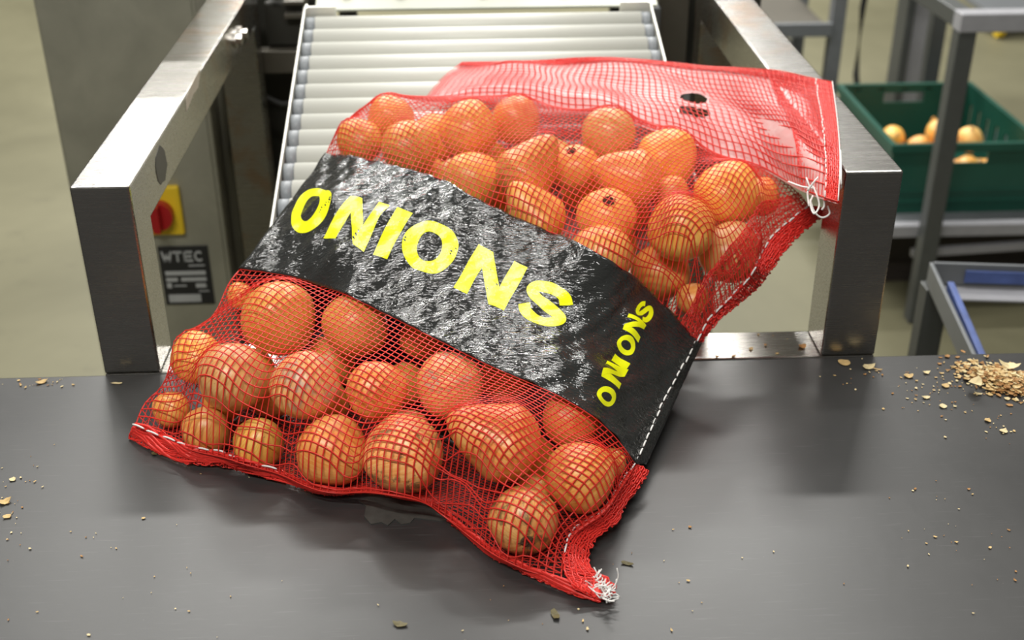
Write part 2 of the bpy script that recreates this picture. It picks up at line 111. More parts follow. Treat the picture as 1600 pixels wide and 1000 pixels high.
# ------------------------------------------------------------------ materials
class NT:
    def __init__(s, name):
        s.m = bpy.data.materials.new(name); s.m.use_nodes = True; s.t = s.m.node_tree; s.b = s.t.nodes['Principled BSDF']
    def n(s, typ, **kw):
        o = s.t.nodes.new('ShaderNode' + typ)
        for k, v in kw.items():
            if k in o.inputs.keys(): o.inputs[k].default_value = v
            else: setattr(o, k, v)
        return o
    def l(s, a, b): s.t.links.new(a, b)
    def set(s, **kw):
        for k, v in kw.items(): s.b.inputs[k.replace('_', ' ')].default_value = v
        return s
    def coord(s, kind='Object', scale=(1, 1, 1), rot=(0, 0, 0)):
        tc = s.n('TexCoord'); mp = s.n('Mapping'); mp.inputs['Scale'].default_value = scale; mp.inputs['Rotation'].default_value = rot
        s.l(tc.outputs[kind], mp.inputs['Vector']); return mp.outputs[0]
    def noise(s, vec, scale, detail=3, rough=.5, dist=0):
        n = s.n('TexNoise'); n.inputs['Scale'].default_value = scale; n.inputs['Detail'].default_value = detail
        n.inputs['Roughness'].default_value = rough; n.inputs['Distortion'].default_value = dist
        if vec is not None: s.l(vec, n.inputs['Vector'])
        return n.outputs['Fac']
    def ramp(s, fac, stops):
        r = s.n('ValToRGB'); e = r.color_ramp.elements
        while len(e) < len(stops): e.new(.5)
        for k, (p, c) in zip(e, stops): k.position = p; k.color = (*c, 1) if len(c) == 3 else c
        s.l(fac, r.inputs[0]); return r.outputs[0]
    def bump(s, fac, strength, dist=.001, prev=None):
        b = s.n('Bump'); b.inputs['Strength'].default_value = strength; b.inputs['Distance'].default_value = dist
        s.l(fac, b.inputs['Height'])
        if prev is not None: s.l(prev, b.inputs['Normal'])
        s.l(b.outputs[0], s.b.inputs['Normal']); return b.outputs[0]
    def mixc(s, fac, a, b, mode='MIX'):
        m = s.n('Mix', data_type='RGBA', blend_type=mode)
        for k, v in ((0, fac), (6, a), (7, b)):
            if isinstance(v, (int, float)): m.inputs[k].default_value = v
            elif isinstance(v, tuple): m.inputs[k].default_value = (*v, 1)
            else: s.l(v, m.inputs[k])
        return m.outputs[2]
    def math(s, op, a, b=None, c=None):
        m = s.n('Math', operation=op)
        for k, v in enumerate((a, b, c)):
            if v is None: continue
            if isinstance(v, (int, float)): m.inputs[k].default_value = v
            else: s.l(v, m.inputs[k])
        return m.outputs[0]

def plain(name, col, rough=.5, metal=0, spec=.5, grain=.12, gscale=40):
    t = NT(name); v = t.coord()
    f = t.noise(v, gscale, 4)
    t.l(t.mixc(f, tuple(c * (1 - grain) for c in col), tuple(min(1, c * (1 + grain)) for c in col)), t.b.inputs['Base Color'])
    t.set(Roughness=rough, Metallic=metal); t.b.inputs['Specular IOR Level'].default_value = spec
    return t.m

def steel(name, col=(.41, .395, .37), rough=.24, stretch=(1, 60, 60), rust=False, dirt=.35, metal=1.0):
    t = NT(name); v = t.coord(scale=stretch); g = t.noise(v, 10, 4, .6)
    v2 = t.coord(); d = t.noise(v2, 9, 5, .6, .4)
    c = t.mixc(t.ramp(d, [(.35, (0, 0, 0)), (.75, (dirt,) * 3)]), col, tuple(k * .55 for k in col))
    c = t.mixc(t.math('MULTIPLY', g, .25), c, tuple(k * .8 for k in col))
    if rust:
        sep = t.n('SeparateXYZ'); t.l(t.coord(), sep.inputs[0])
        far = t.math('MULTIPLY', t.math('SUBTRACT', sep.outputs[1], 1.42), 2.6)
        far = t.n('Clamp', Value=0) if False else t.math('MINIMUM', t.math('MAXIMUM', far, 0), 1)
        rn = t.ramp(t.noise(v2, 16, 5, .65, .6), [(.50, (0, 0, 0)), (.62, (1, 1, 1))])
        c = t.mixc(t.math('MULTIPLY', t.math('MULTIPLY', rn, far), .4), c, (.36, .17, .05))
    t.l(c, t.b.inputs['Base Color'])
    t.l(t.math('ADD', rough - .08, t.math('MULTIPLY', g, .2)), t.b.inputs['Roughness'])
    t.set(Metallic=metal); t.bump(g, .07, .0005)
    return t.m

M = {}
M['steel'] = steel('brushed_stainless_steel', rust=True)
M['steel_plate'] = steel('cabinet_stainless_steel', (.47, .46, .37), .42, (40, 1, 40), dirt=.6, metal=.55)
M['dark_metal'] = plain('dark_machine_metal', (.035, .034, .028), .5, .3)
M['grey_metal'] = plain('grey_painted_steel', (.17, .18, .19), .45, .2)
M['frame_dark'] = plain('dark_grey_painted_steel', (.075, .08, .078), .45, .2)
M['light_post'] = plain('pale_grey_painted_steel', (.30, .30, .32), .5, 0)
M['brown_metal'] = plain('tan_machine_metal', (.11, .10, .08), .45, .4)
M['bolt'] = plain('zinc_bolt', (.55, .53, .5), .3, 1)
M['rail'] = plain('pale_rail_steel', (.78, .77, .70), .35, .3)
M['roller'] = plain('ivory_grey_roller_plastic', (.62, .62, .565), .45, 0, .5, .04, 8)
M['roller_cap'] = plain('blue_grey_roller_cap', (.27, .29, .31), .45)
M['chute'] = plain('pale_steel_chute', (.46, .47, .41), .4, .3, .5, .2, 9)
M['yellow'] = plain('yellow_switch_plate', (.78, .53, .02), .45)
M['red_knob'] = plain('red_switch_knob', (.36, .010, .012), .35)
M['plate_black'] = plain('black_name_plate', (.02, .02, .02), .4)
M['plate_white'] = plain('pale_plate_print', (.42, .43, .42), .5)
M['green'] = plain('green_crate_plastic', (.010, .075, .050), .42, 0, .5, .15, 12)
M['dark_crate'] = plain('dark_brown_crate', (.03, .022, .018), .6)
M['blue'] = plain('worn_blue_paint', (.07, .11, .30), .5, 0, .5, .5, 30)
M['thread'] = plain('white_thread', (.85, .83, .80), .7)
M['yellow_print'] = plain('bright_yellow_print', (.88, .92, .004), .33, 0, .5, .02)
M['cable'] = plain('dark_cable', (.03, .03, .03), .5)

def rubber():
    t = NT('worn_black_rubber'); v = t.coord(); a = t.noise(v, 3.0, 5, .6, .3); b = t.noise(v, 60, 4, .6)
    c = t.ramp(a, [(.3, (.025, .025, .025)), (.7, (.045, .044, .043))])
    sv = t.noise(t.coord(scale=(6, 120, 1), rot=(0, 0, .5)), 4, 3, .5)
    c = t.mixc(t.ramp(sv, [(.62, (0, 0, 0)), (.74, (.35, .35, .35))]), c, (.10, .10, .097))
    fl = t.ramp(t.noise(v, 420, 2, .5), [(.76, (0, 0, 0)), (.80, (.6, .6, .6))])
    c = t.mixc(fl, c, (.17, .16, .14))
    t.l(c, t.b.inputs['Base Color'])
    t.l(t.math('ADD', .24, t.math('MULTIPLY', a, .18)), t.b.inputs['Roughness'])
    t.bump(b, .18, .0006)
    return t.m
M['rubber'] = rubber()

def concrete():
    t = NT('khaki_concrete_floor'); v = t.coord(); a = t.noise(v, 1.3, 6, .6, .3); b = t.noise(v, 9, 5, .6)
    c = t.ramp(a, [(.25, (.108, .101, .056)), (.75, (.185, .173, .104))])
    c = t.mixc(t.ramp(b, [(.60, (0, 0, 0)), (.78, (.5, .5, .5))]), c, (.085, .078, .045))
    t.l(c, t.b.inputs['Base Color']); t.set(Roughness=.55); t.bump(b, .1, .002)
    return t.m
M['floor'] = concrete()

def onion_skin(name, base, light, dark, stain=None):
    """papery skin: veins run pole to pole in the onion's own space"""
    t = NT(name); tc = t.n('TexCoord'); sep = t.n('SeparateXYZ'); t.l(tc.outputs['Object'], sep.inputs[0])
    ang = t.math('ARCTAN2', sep.outputs[1], sep.outputs[0])
    cs, sn = t.math('COSINE', ang), t.math('SINE', ang)
    cb = t.n('CombineXYZ'); t.l(t.math('MULTIPLY', cs, 1.0), cb.inputs[0]); t.l(t.math('MULTIPLY', sn, 1.0), cb.inputs[1]); t.l(t.math('MULTIPLY', sep.outputs[2], 4.0), cb.inputs[2])
    oi = t.n('ObjectInfo'); off = t.n('VectorMath', operation='ADD'); t.l(cb.outputs[0], off.inputs[0])
    sc = t.math('MULTIPLY', oi.outputs['Random'], 37.0); cx = t.n('CombineXYZ'); t.l(sc, cx.inputs[2]); t.l(cx.outputs[0], off.inputs[1])
    veins = t.noise(off.outputs[0], 9, 3, .6, .15)
    blot = t.noise(tc.outputs['Object'], 45, 4, .55, .3)
    c = t.ramp(veins, [(.30, base), (.52, light), (.60, base), (.78, light)])
    c = t.mixc(t.ramp(blot, [(.42, (0, 0, 0)), (.70, (.55, .55, .55))]), c, dark)
    hs = t.n('HueSaturation'); t.l(c, hs.inputs['Color'])
    t.l(t.math('ADD', .488, t.math('MULTIPLY', oi.outputs['Random'], .024)), hs.inputs['Hue'])
    t.l(t.math('ADD', .82, t.math('MULTIPLY', t.math('FRACT', t.math('MULTIPLY', oi.outputs['Random'], 7.3)), .34)), hs.inputs['Value'])
    # darker at the root pole and the neck
    zl = t.n('MapRange'); zl.inputs['From Min'].default_value = -.040; zl.inputs['From Max'].default_value = -.030; zl.inputs['To Min'].default_value = .45; zl.inputs['To Max'].default_value = 0
    t.l(sep.outputs[2], zl.inputs['Value'])
    spots = t.ramp(t.noise(tc.outputs['Object'], 130, 3, .6), [(.66, (0, 0, 0)), (.74, (.7, .7, .7))])
    c2 = t.mixc(spots, hs.outputs[0], (.16, .065, .02))
    if stain:
        sn_ = t.ramp(t.noise(tc.outputs['Object'], 55, 5, .7, .8), [(.52, (0, 0, 0)), (.60, (.75, .75, .75))])
        c2 = t.mixc(sn_, c2, stain)
    t.l(c2, t.b.inputs['Base Color']); t.set(Roughness=.36, Coat_Weight=.15, Coat_Roughness=.3)
    t.b.inputs['Subsurface Weight'].default_value = .08; t.b.inputs['Subsurface Radius'].default_value = (.01, .004, .001)
    t.bump(veins, .25, .0008)
    return t.m
M['onion'] = onion_skin('orange_onion_skin', (.90, .38, .060), (.98, .58, .16), (.74, .24, .032))
M['onion_pale'] = onion_skin('pale_onion_skin', (.84, .42, .11), (.95, .62, .24), (.62, .25, .06))
M['onion_stained'] = onion_skin('stained_onion_skin', (.84, .38, .08), (.95, .58, .20), (.62, .24, .05), (.13, .10, .035))
M['onion_scarred'] = onion_skin('grey_scarred_onion_skin', (.82, .38, .10), (.93, .58, .22), (.62, .25, .06), (.60, .48, .34))
M['dry'] = plain('dry_onion_paper', (.58, .34, .12), .7, 0, .3, .35, 60)
M['root'] = plain('dark_onion_root', (.10, .055, .03), .85, 0, .2, .5, 90)
M['flake'] = plain('straw_onion_flake', (.66, .46, .20), .6, 0, .4, .4, 120)
M['flake_pale'] = plain('pale_onion_flake', (.78, .64, .36), .6, 0, .4, .25, 90)
M['crumb'] = plain('brown_onion_crumb', (.42, .22, .08), .7, 0, .3, .6, 300)
M['green_scrap'] = plain('olive_brown_scrap', (.13, .11, .045), .5, 0, .4, .5, 200)

def net_mat(name, col, tl):
    t = NT(name); t.set(Base_Color=(*col, 1), Roughness=.30)
    tr = t.n('BsdfTranslucent'); tr.inputs[0].default_value = (*col, 1)
    mx = t.n('MixShader'); mx.inputs[0].default_value = tl
    t.l(t.b.outputs[0], mx.inputs[1]); t.l(tr.outputs[0], mx.inputs[2]); t.l(mx.outputs[0], t.t.nodes['Material Output'].inputs[0])
    return t.m
M['net'] = net_mat('red_plastic_net', (.88, .055, .040), .28)
M['net_dense'] = net_mat('red_hem_tape', (.98, .055, .042), .25)

def film():
    t = NT('milky_pink_film'); f = t.noise(t.coord(), 22, 4, .6, .5)
    c = t.ramp(f, [(.3, (.93, .47, .46)), (.7, (.96, .72, .71))])
    t.l(c, t.b.inputs['Base Color']); t.set(Roughness=.35)
    tr = t.n('BsdfTranslucent'); t.l(c, tr.inputs[0])
    mx = t.n('MixShader'); mx.inputs[0].default_value = .35
    t.l(t.b.outputs[0], mx.inputs[1]); t.l(tr.outputs[0], mx.inputs[2]); t.l(mx.outputs[0], t.t.nodes['Material Output'].inputs[0])
    t.bump(f, .5, .003)
    return t.m
M['film'] = film()

def band_mat():
    """glossy black film crinkled into fine ripples"""
    t = NT('crinkled_black_film'); v = t.coord()
    st = t.coord(scale=(85, 250, 180), rot=(0, 0, -.62))
    mid = t.noise(st, 1.0, 1.6, .5, 1.1)
    fine = t.noise(t.coord(scale=(90, 330, 200), rot=(0, 0, -.62)), 1.0, 1, .5, .4)
    t.set(Base_Color=(.022, .023, .022, 1), Roughness=.05)
    t.bump(mid, .62, .0022)
    return t.m
M['band'] = band_mat()
M['band_smooth'] = plain('smooth_black_film', (.012, .012, .012), .16)
def letter_mat():
    t = NT('yellow_band_print'); mid = t.noise(t.coord(), 150, 4, .62, .35)
    t.set(Base_Color=(.90, .93, .006, 1), Roughness=.22); t.bump(mid, .35, .0016); return t.m
M['letter'] = letter_mat()

# ------------------------------------------------------------------ drape solver
def resample(c,n):
    c=np.asarray(c,float); L=np.concatenate([[0],np.cumsum(np.linalg.norm(np.diff(c,axis=0),axis=1))]); x=np.linspace(0,L[-1],n)
    return np.stack([np.interp(x,L,c[:,k]) for k in range(3)],1)
def coons(b,t,l,r,n,m):
    """b,t run left to right, l,r bottom to top -> grid [n along][m up]"""
    b=resample(b,n);t=resample(t,n);l=resample(l,m);r=resample(r,m)
    s=np.linspace(0,1,n)[:,None,None];u=np.linspace(0,1,m)[None,:,None]
    return ((1-u)*b[:,None]+u*t[:,None]+(1-s)*l[None]+s*r[None]
        -((1-s)*(1-u)*b[0]+s*(1-u)*b[-1]+(1-s)*u*t[0]+s*u*t[-1]))
def sphere_tops(G,S,pad):
    h=np.full(G.shape[:2],-9.)
    for x,y,z,r in S:
        q=(r+pad)**2-(G[...,0]-x)**2-(G[...,1]-y)**2
        h=np.maximum(h,np.where(q>0,z+np.sqrt(np.maximum(q,0)),-9.))
    return h
def membrane(G,ob,it=600,sag=0.0):
    """a stretched sheet over obstacles: edges fixed, inside never below ob"""
    z=G[...,2].copy(); z[1:-1,1:-1]=np.maximum(z,ob)[1:-1,1:-1]
    wx=1/np.maximum(((G[1:]-G[:-1])[...,:2]**2).sum(-1),1e-7); wy=1/np.maximum(((G[:,1:]-G[:,:-1])[...,:2]**2).sum(-1),1e-7)
    I,J=np.meshgrid(np.arange(G.shape[0]),np.arange(G.shape[1]),indexing='ij'); par=((I+J)%2)[1:-1,1:-1]
    a,b,c,d=wx[:-1,1:-1],wx[1:,1:-1],wy[1:-1,:-1],wy[1:-1,1:]; W=a+b+c+d
    o=ob[1:-1,1:-1]
    for k in range(it):
        for p in (0,1):
            av=(a*z[:-2,1:-1]+b*z[2:,1:-1]+c*z[1:-1,:-2]+d*z[1:-1,2:])/W-sag
            cur=z[1:-1,1:-1]; nw=np.maximum(cur+1.7*(av-cur),o)
            z[1:-1,1:-1]=np.where(par==p,nw,cur)
    H=G.copy(); H[...,2]=z; return H
def band_grid(CU,bumps,ons,n=90,m=34):
    G=coons(CU['blow'],CU['bup'],CU['bleft'],CU['bright'],n,m)
    ob=np.maximum(sphere_tops(G,bumps,0),sphere_tops(G,ons,.003))
    H=membrane(G,ob)
    z=H[...,2]
    for _ in range(3):
        z[1:-1,1:-1]=(z[1:-1,1:-1]*4+z[:-2,1:-1]+z[2:,1:-1]+z[1:-1,:-2]+z[1:-1,2:])/8
    return H


# ------------------------------------------------------------------ the setting
FZ = -.87
fl = boxes('floor', [(-9, 10, -3, 16, FZ - .1, FZ)], M['floor']); tag(fl, 'khaki concrete hall floor', kind='structure')

# ------------------------------------------------------------------ packing table with rubber top
tb = empty('packing_table', (0, .74, FZ)); tag(tb, 'packing table with worn black rubber top under the onion sack', 'table')
def part(o, parent):
    """parent keeping world placement"""
    o.parent = parent; o.matrix_parent_inverse = Matrix.Translation(-Vector(parent.location)) if parent.rotation_euler[:] == (0, 0, 0) else parent.matrix_basis.inverted()
    return o
bm = bmesh.new(); box(bm, -1.05, 1.15, .33, 1.1455, -.012, 0); part(bm_ob('rubber_top', bm, M['rubber'], bevel=.003), tb)
part(boxes('under_frame', [(-1.02, 1.12, .36, .40, -.075, -.0125), (-1.02, 1.12, 1.09, 1.13, -.075, -.0125), (-1.02, -.98, .40, 1.09, -.075, -.0125), (1.08, 1.12, .40, 1.09, -.075, -.0125)], M['grey_metal'], bevel=.002), tb)
for x in (-1.0, 1.10):
    for y in (.38, 1.11): part(boxes('leg', [(x - .02, x + .02, y - .02, y + .02, FZ, -.0755)], M['grey_metal'], bevel=.002), tb)

# ------------------------------------------------------------------ welded stainless frame: two posts, two beams, lower bar
XL, XR, YF, ZT, W = -.3998, .3864, 1.1466, .2184, .06
fr = empty('steel_frame', (0, YF + W / 2, -.06)); tag(fr, 'welded frame of square stainless tube standing behind the rubber table', 'frame')
for x in (XL, XR):
    bm = bmesh.new(); side = [(YF, 0), (YF + W, 0), (YF + W, ZT - W), (2.02, ZT - W), (2.02, ZT), (YF, ZT)]
    fa = bm.faces.new([bm.verts.new((x, y, z)) for y, z in side]); q = bmesh.ops.extrude_face_region(bm, geom=[fa])
    bmesh.ops.translate(bm, vec=(W, 0, 0), verts=[v for v in q['geom'] if isinstance(v, bmesh.types.BMVert)]); bmesh.ops.recalc_face_normals(bm, faces=bm.faces[:])
    part(bm_ob('bent_beam', bm, M['steel'], bevel=.0022), fr)
bm = bmesh.new(); box(bm, XL, XR + W, YF, YF + W, -.06, -.0002); part(bm_ob('lower_bar', bm, M['steel'], bevel=.0022), fr)
for x, y, z in ((XL + W, 1.78, .19), (XL + W, 1.83, .185)):
    bm = bmesh.new(); cyl(bm, (x, y, z), (x + .012, y, z), .008, 6); cyl(bm, (x, y, z), (x + .004, y, z), .012, 14); part(bm_ob('bolt', bm, M['bolt']), fr)
def smudge(name, pts, m_, lab):
    bm = bmesh.new(); f = bm.faces.new([bm.verts.new((XL + W + .0001, y, z)) for y, z in pts]); q = bmesh.ops.extrude_face_region(bm, geom=[f])
    bmesh.ops.translate(bm, vec=(.0004, 0, 0), verts=[v for v in q['geom'] if isinstance(v, bmesh.types.BMVert)]); bmesh.ops.recalc_face_normals(bm, faces=bm.faces[:])
    o = part(bm_ob(name, bm, m_), fr); o['label'] = lab
sr = random.Random(3)
smudge('grease_smudge', [(SMUDGE[0] / 1e4 + .026 * math.cos(a) * sr.uniform(.8, 1.1), SMUDGE[1] / 1e4 + .021 * math.sin(a) * sr.uniform(.85, 1.1)) for a in np.linspace(0, 6.28, 15)[:-1]], plain('dark_grease', (.03, .028, .025), .4), 'dark oval grease smudge')
smudge('sticker_residue', [(SMUDGE[2] / 1e4 + u, SMUDGE[3] / 1e4 + v) for u, v in ((-.05, -.012), (-.03, -.010), (.0, -.006), (.03, -.007), (.05, .004), (.055, .010), (.02, .009), (-.02, .006), (-.045, .002))], plain('pale_glue', (.42, .38, .30), .7), 'pale torn sticker residue')
# rear legs carry the beams
for x in (XL, XR): part(boxes('rear_leg', [(x, x + W, 1.955, 2.015, FZ, ZT - W - .0002)], M['steel'], bevel=.002), fr)
for x in (XL, XR): part(boxes('front_leg', [(x, x + W, YF, YF + W, FZ, -.0602)], M['steel'], bevel=.002), fr)

# ------------------------------------------------------------------ inclined roller conveyor
CY0 = 1.262
cv = empty('roller_conveyor', (.0245, CY0, Z0 + SL * (CY0 - 1.15)), (R(15.065), 0, R(.3)))
tag(cv, 'sloping gravity conveyor of ivory rollers with grey end caps behind the sack', 'conveyor')
RR = .0172; HW = .2545; c15 = math.cos(R(15.065))
CR = ((1.7925 - CY0) / c15)
roll_me = cap_me = None
ny = 14; prof_n = 20
for k in range(15):
    s = CR - .0363 * k
    bm = bmesh.new(); cyl(bm, (-HW + .013, 0, 0), (HW - .013, 0, 0), RR, 28)
    if roll_me is None:
        o = bm_ob('roller', bm, M['roller'], cv); roll_me = o.data
        for p in roll_me.polygons: p.use_smooth = len(p.vertices) == 4
    else: bm.free(); o = mesh_ob('roller', roll_me, None, cv)
    o.location = (0, s, -RR - .0004)
    for sx in (-1, 1):
        if cap_me is None:
            bm = bmesh.new(); cyl(bm, (-.0065, 0, 0), (.0065, 0, 0), RR - .0008, 28); cyl(bm, (-.0085, 0, 0), (.0085, 0, 0), .006, 12)
            c = bm_ob('end_cap', bm, M['roller_cap'], o); cap_me = c.data
            for p in cap_me.polygons: p.use_smooth = len(p.vertices) == 4
        else: c = mesh_ob('end_cap', cap_me, None, o)
        c.location = (sx * (HW - .0062), 0, 0)
for sx in (-1, 1):
    xa = sx * (HW + .0025); L1 = CR + .03
    bm = bmesh.new(); box(bm, min(xa, xa + sx * .003), max(xa, xa + sx * .003), -.01, L1, -.055, .002)
    bm_ob('side_rail', bm, M['rail'], cv, bevel=.0008)
    bm = bmesh.new(); box(bm, min(xa - sx * .045, xa), max(xa - sx * .045, xa), L1 - .009, L1 - .006, -.03, .006)
    box(bm, min(xa - sx * .003, xa), max(xa - sx * .003, xa), L1 - .012, L1, -.03, .006); bm_ob('end_tab', bm, M['rail'], cv)
for s in (.10, .46):
    bm = bmesh.new(); box(bm, -HW, HW, s, s + .03, -.054, -.040); bm_ob('cross_member', bm, M['grey_metal'], cv, bevel=.001)
# chute plate that feeds the rollers
ch = empty('chute_plate', (.02, 1.86, .21)); tag(ch, 'pale steel chute plate with round bolt heads above the rollers', 'chute')
chm = Matrix.Translation((.02, 1.842, .2165)) @ Matrix.Rotation(R(24), 4, 'X')
bm = bmesh.new(); box(bm, -.245, .275, 0, .42, -.004, 0, chm); part(bm_ob('sheet', bm, M['chute'], bevel=.001), ch)
for x in (-.117, .010, .135, .26, -.2):
    bm = bmesh.new(); vs = cyl(bm, (x, .035, 0), (x, .035, .006), .0085, 14, .006); bmesh.ops.transform(bm, matrix=chm, verts=bm.verts[:])
    part(bm_ob('bolt_head', bm, M['dark_metal']), ch)
for x in (-.225, .255):
    bm = bmesh.new(); box(bm, x - .015, x + .015, .30, .33, -.9, -.006); bmesh.ops.transform(bm, matrix=Matrix.Translation((.02, 1.842, .2165)), verts=bm.verts[:])
    # straight stand legs under the sheet
    for v in bm.verts:
        v.co.z = FZ if v.co.z < -.3 else .330
    part(bm_ob('stand_leg', bm, M['dark_metal']), ch)

# ------------------------------------------------------------------ control cabinet, left
cb = empty('control_cabinet', (-.547, 2.08, FZ)); tag(cb, 'stainless control cabinet with red switch and name plate beside the left beam', 'cabinet')
bm = bmesh.new(); box(bm, -.673, -.421, 1.93, 2.25, FZ, .42); part(bm_ob('cabinet_body', bm, M['steel_plate'], bevel=.004), cb)
bm = bmesh.new(); box(bm, -.666, -.428, 1.9265, 1.9298, FZ + .08, .40); dr = part(bm_ob('cabinet_door', bm, M['steel_plate'], bevel=.001), cb)
sw = empty('main_switch', (-.520, 1.9265, -.139)); sw.parent = cb; sw.matrix_parent_inverse = Matrix.Translation(-cb.location); sw['label'] = 'yellow switch plate with red rotary knob'
bm = bmesh.new(); box(bm, -.033, .033, -.012, -.0002, -.045, .045); bm_ob('switch_plate', bm, M['yellow'], sw, bevel=.004)
bm = bmesh.new(); cyl(bm, (-.004, -.0122, -.003), (-.004, -.030, -.003), .025, 28); box(bm, -.010, .002, -.046, -.0302, -.026, .020)
kb = bm_ob('knob', bm, M['red_knob'], sw)
kb['label'] = 'red rotary knob'
pl = empty('name_plate', (-.497, 1.9262, -.265)); pl.parent = cb; pl.matrix_parent_inverse = Matrix.Translation(-cb.location); pl['label'] = 'black name plate with pale lettering'
bm = bmesh.new(); box(bm, -.043, .043, -.0022, -.0002, -.0575, .0565); bm_ob('plate', bm, M['plate_black'], pl, bevel=.0006)
def stroke_quads(P, w):
    """flat stroke along points in the unit box -> list of (left,right) pairs"""
    P = np.array(P, float); T = np.gradient(P, axis=0); T /= np.linalg.norm(T, axis=1)[:, None] + 1e-9
    Nn = np.stack([-T[:, 1], T[:, 0]], 1); return P + Nn * w / 2, P - Nn * w / 2
def flat_letters(name, word, x0, z0, cw, hgt, gap, y, w, m, parent):
    S = {'W': [[(0, 1), (.25, 0)], [(.25, 0), (.5, .8)], [(.5, .8), (.75, 0)], [(.75, 0), (1, 1)]], 'T': [[(0, .91), (1, .91)], [(.5, 0), (.5, .9)]],
         'E': [[(.12, 0), (.12, 1)], [(.1, .91), (1, .91)], [(.1, .5), (.9, .5)], [(.1, .09), (1, .09)]],
         'C': [[(.5 + .42 * math.cos(a), .5 + .41 * math.sin(a)) for a in np.linspace(.75, 2 * math.pi - .75, 14)]]}
    for k, chh in enumerate(word):
        bm = bmesh.new()
        for P in S[chh]:
            a, b = stroke_quads(P, w)
            va = [bm.verts.new((x0 + k * (cw + gap) + p[0] * cw, y, z0 + p[1] * hgt)) for p in a]; vb = [bm.verts.new((x0 + k * (cw + gap) + p[0] * cw, y, z0 + p[1] * hgt)) for p in b]
            for i in range(len(va) - 1): bm.faces.new((va[i], va[i + 1], vb[i + 1], vb[i]))
        r = bmesh.ops.extrude_face_region(bm, geom=bm.faces[:]); bmesh.ops.translate(bm, vec=(0, -.0006, 0), verts=[v for v in r['geom'] if isinstance(v, bmesh.types.BMVert)])
        bmesh.ops.recalc_face_normals(bm, faces=bm.faces[:])
        bm_ob(name, bm, m, parent)
flat_letters('plate_letter', 'WTEC', -.037, .027, .0155, .020, .003, -.0022, .2, M['plate_white'], pl)
for (xa, xb, za, zc) in ((-.036, .034, .001, .009), (-.036, -.016, -.011, -.004), (-.010, .034, -.011, -.004), (-.036, -.028, -.024, -.014), (.014, .032, -.024, -.016), (-.036, .020, -.052, -.037), (.006, .034, .018, .0205), (-.024, -.002, -.021, -.0185), (.018, .036, -.032, -.030)):
    bm = bmesh.new(); box(bm, xa, xb, -.0027, -.0021, za, zc); bm_ob('printed_field', bm, M['plate_white'], pl)

# ------------------------------------------------------------------ dark machine behind the left beam
mc = empty('bagging_machine', (-.36, 2.1, FZ)); tag(mc, 'dark bagging machine between steel cabinet and roller conveyor', 'machine')
part(boxes('back_panel', [(-.412, -.262, 2.16, 2.18, FZ, .24)], M['dark_metal'], bevel=.002), mc)
part(boxes('upright', [(-.413, -.366, 2.06, 2.11, FZ, .08)], M['brown_metal'], bevel=.003), mc)
part(boxes('cross_bar', [(-.39, -.262, 2.03, 2.0595, .062, .101)], M['brown_metal'], bevel=.002), mc)
part(boxes('drive_box', [(-.335, -.27, 2.05, 2.13, .104, .178)], M['dark_metal'], bevel=.004), mc)
part(boxes('bracket_strip', [(-.30, -.266, 2.03, 2.05, .155, .163), (-.30, -.266, 2.03, 2.05, .178, .184)], M['brown_metal'], bevel=.001), mc)
for z in (-.075,):
    bm = bmesh.new(); box(bm, -.418, -.360, 2.045, 2.0598, z - .018, z + .018); b_ = part(bm_ob('clamp', bm, M['brown_metal'], bevel=.002), mc)
    for x in (-.41, -.385, -.366):
        bm = bmesh.new(); cyl(bm, (x, 2.03, z), (x, 2.0448, z), .006, 8); part(bm_ob('bolt', bm, M['bolt'], None), mc)
bm = bmesh.new(); cyl(bm, (-.378, 2.045, -.195), (-.378, 2.0598, -.195), .005, 8); part(bm_ob('bolt', bm, M['bolt']), mc)
bm = bmesh.new(); cyl(bm, (-.318, 2.02, .205), (-.318, 2.159, .205), .010, 10); part(bm_ob('bolt', bm, M['bolt']), mc)
bm = bmesh.new(); tube(bm, [(-.375, 2.04, .11), (-.37, 2.035, .05), (-.352, 2.03, .025), (-.32, 2.03, .008), (-.275, 2.035, .004), (-.262, 2.06, .03)], .006, 8); part(bm_ob('hose', bm, M['cable'], smooth=True), mc)
# right-hand side plate of the machine
mr = empty('side_stand', (.37, 2.1, FZ)); tag(mr, 'dark brown machine stand between the rollers and the right beam', 'stand')
part(boxes('plate', [(.332, .384, 2.06, 2.10, FZ, .26)], M['brown_metal'], bevel=.002), mr)
part(boxes('bracket', [(.294, .331, 2.03, 2.07, .10, .165)], M['grey_metal'], bevel=.003), mr)
part(boxes('brace', [(.386, .52, 2.11, 2.13, .02, .30)], M['dark_metal'], bevel=.002), mr)
part(boxes('light_hole_block', [(.405, .421, 2.092, 2.109, .055, .125)], M['light_post'], bevel=.006), mr)  # last part: pale block added as a stand-in for a light hole

# ------------------------------------------------------------------ right background: table, crates, frames
tt = empty('shelf_table', (1.5, 3.1, FZ)); tag(tt, 'dark grey tubular table holding the green crate on its shelf', 'table')
for x, y in ((1.178, 2.79), (1.44, 3.62), (2.0, 2.79), (2.0, 3.62)):
    part(boxes('leg', [(x - .022, x + .022, y - .022, y + .022, FZ, -.0925)], M['frame_dark'], bevel=.003), tt)
part(boxes('top_rail', [(1.155, 2.03, 2.765, 2.815, -.0922, -.048)], M['light_post'], bevel=.003), tt)
bm = bmesh.new(); beam_between(bm, (1.178, 2.816, -.070), (1.15, 3.64, -.070), .044, .04); part(bm_ob('side_rail', bm, M['frame_dark'], bevel=.003), tt)
part(boxes('rear_rail', [(1.13, 2.03, 3.60, 3.64, -.0922, -.052)], M['frame_dark'], bevel=.003), tt)
part(boxes('shelf', [(1.02, 2.03, 2.845, 3.55, -.632, -.620)], M['grey_metal'], bevel=.002), tt)
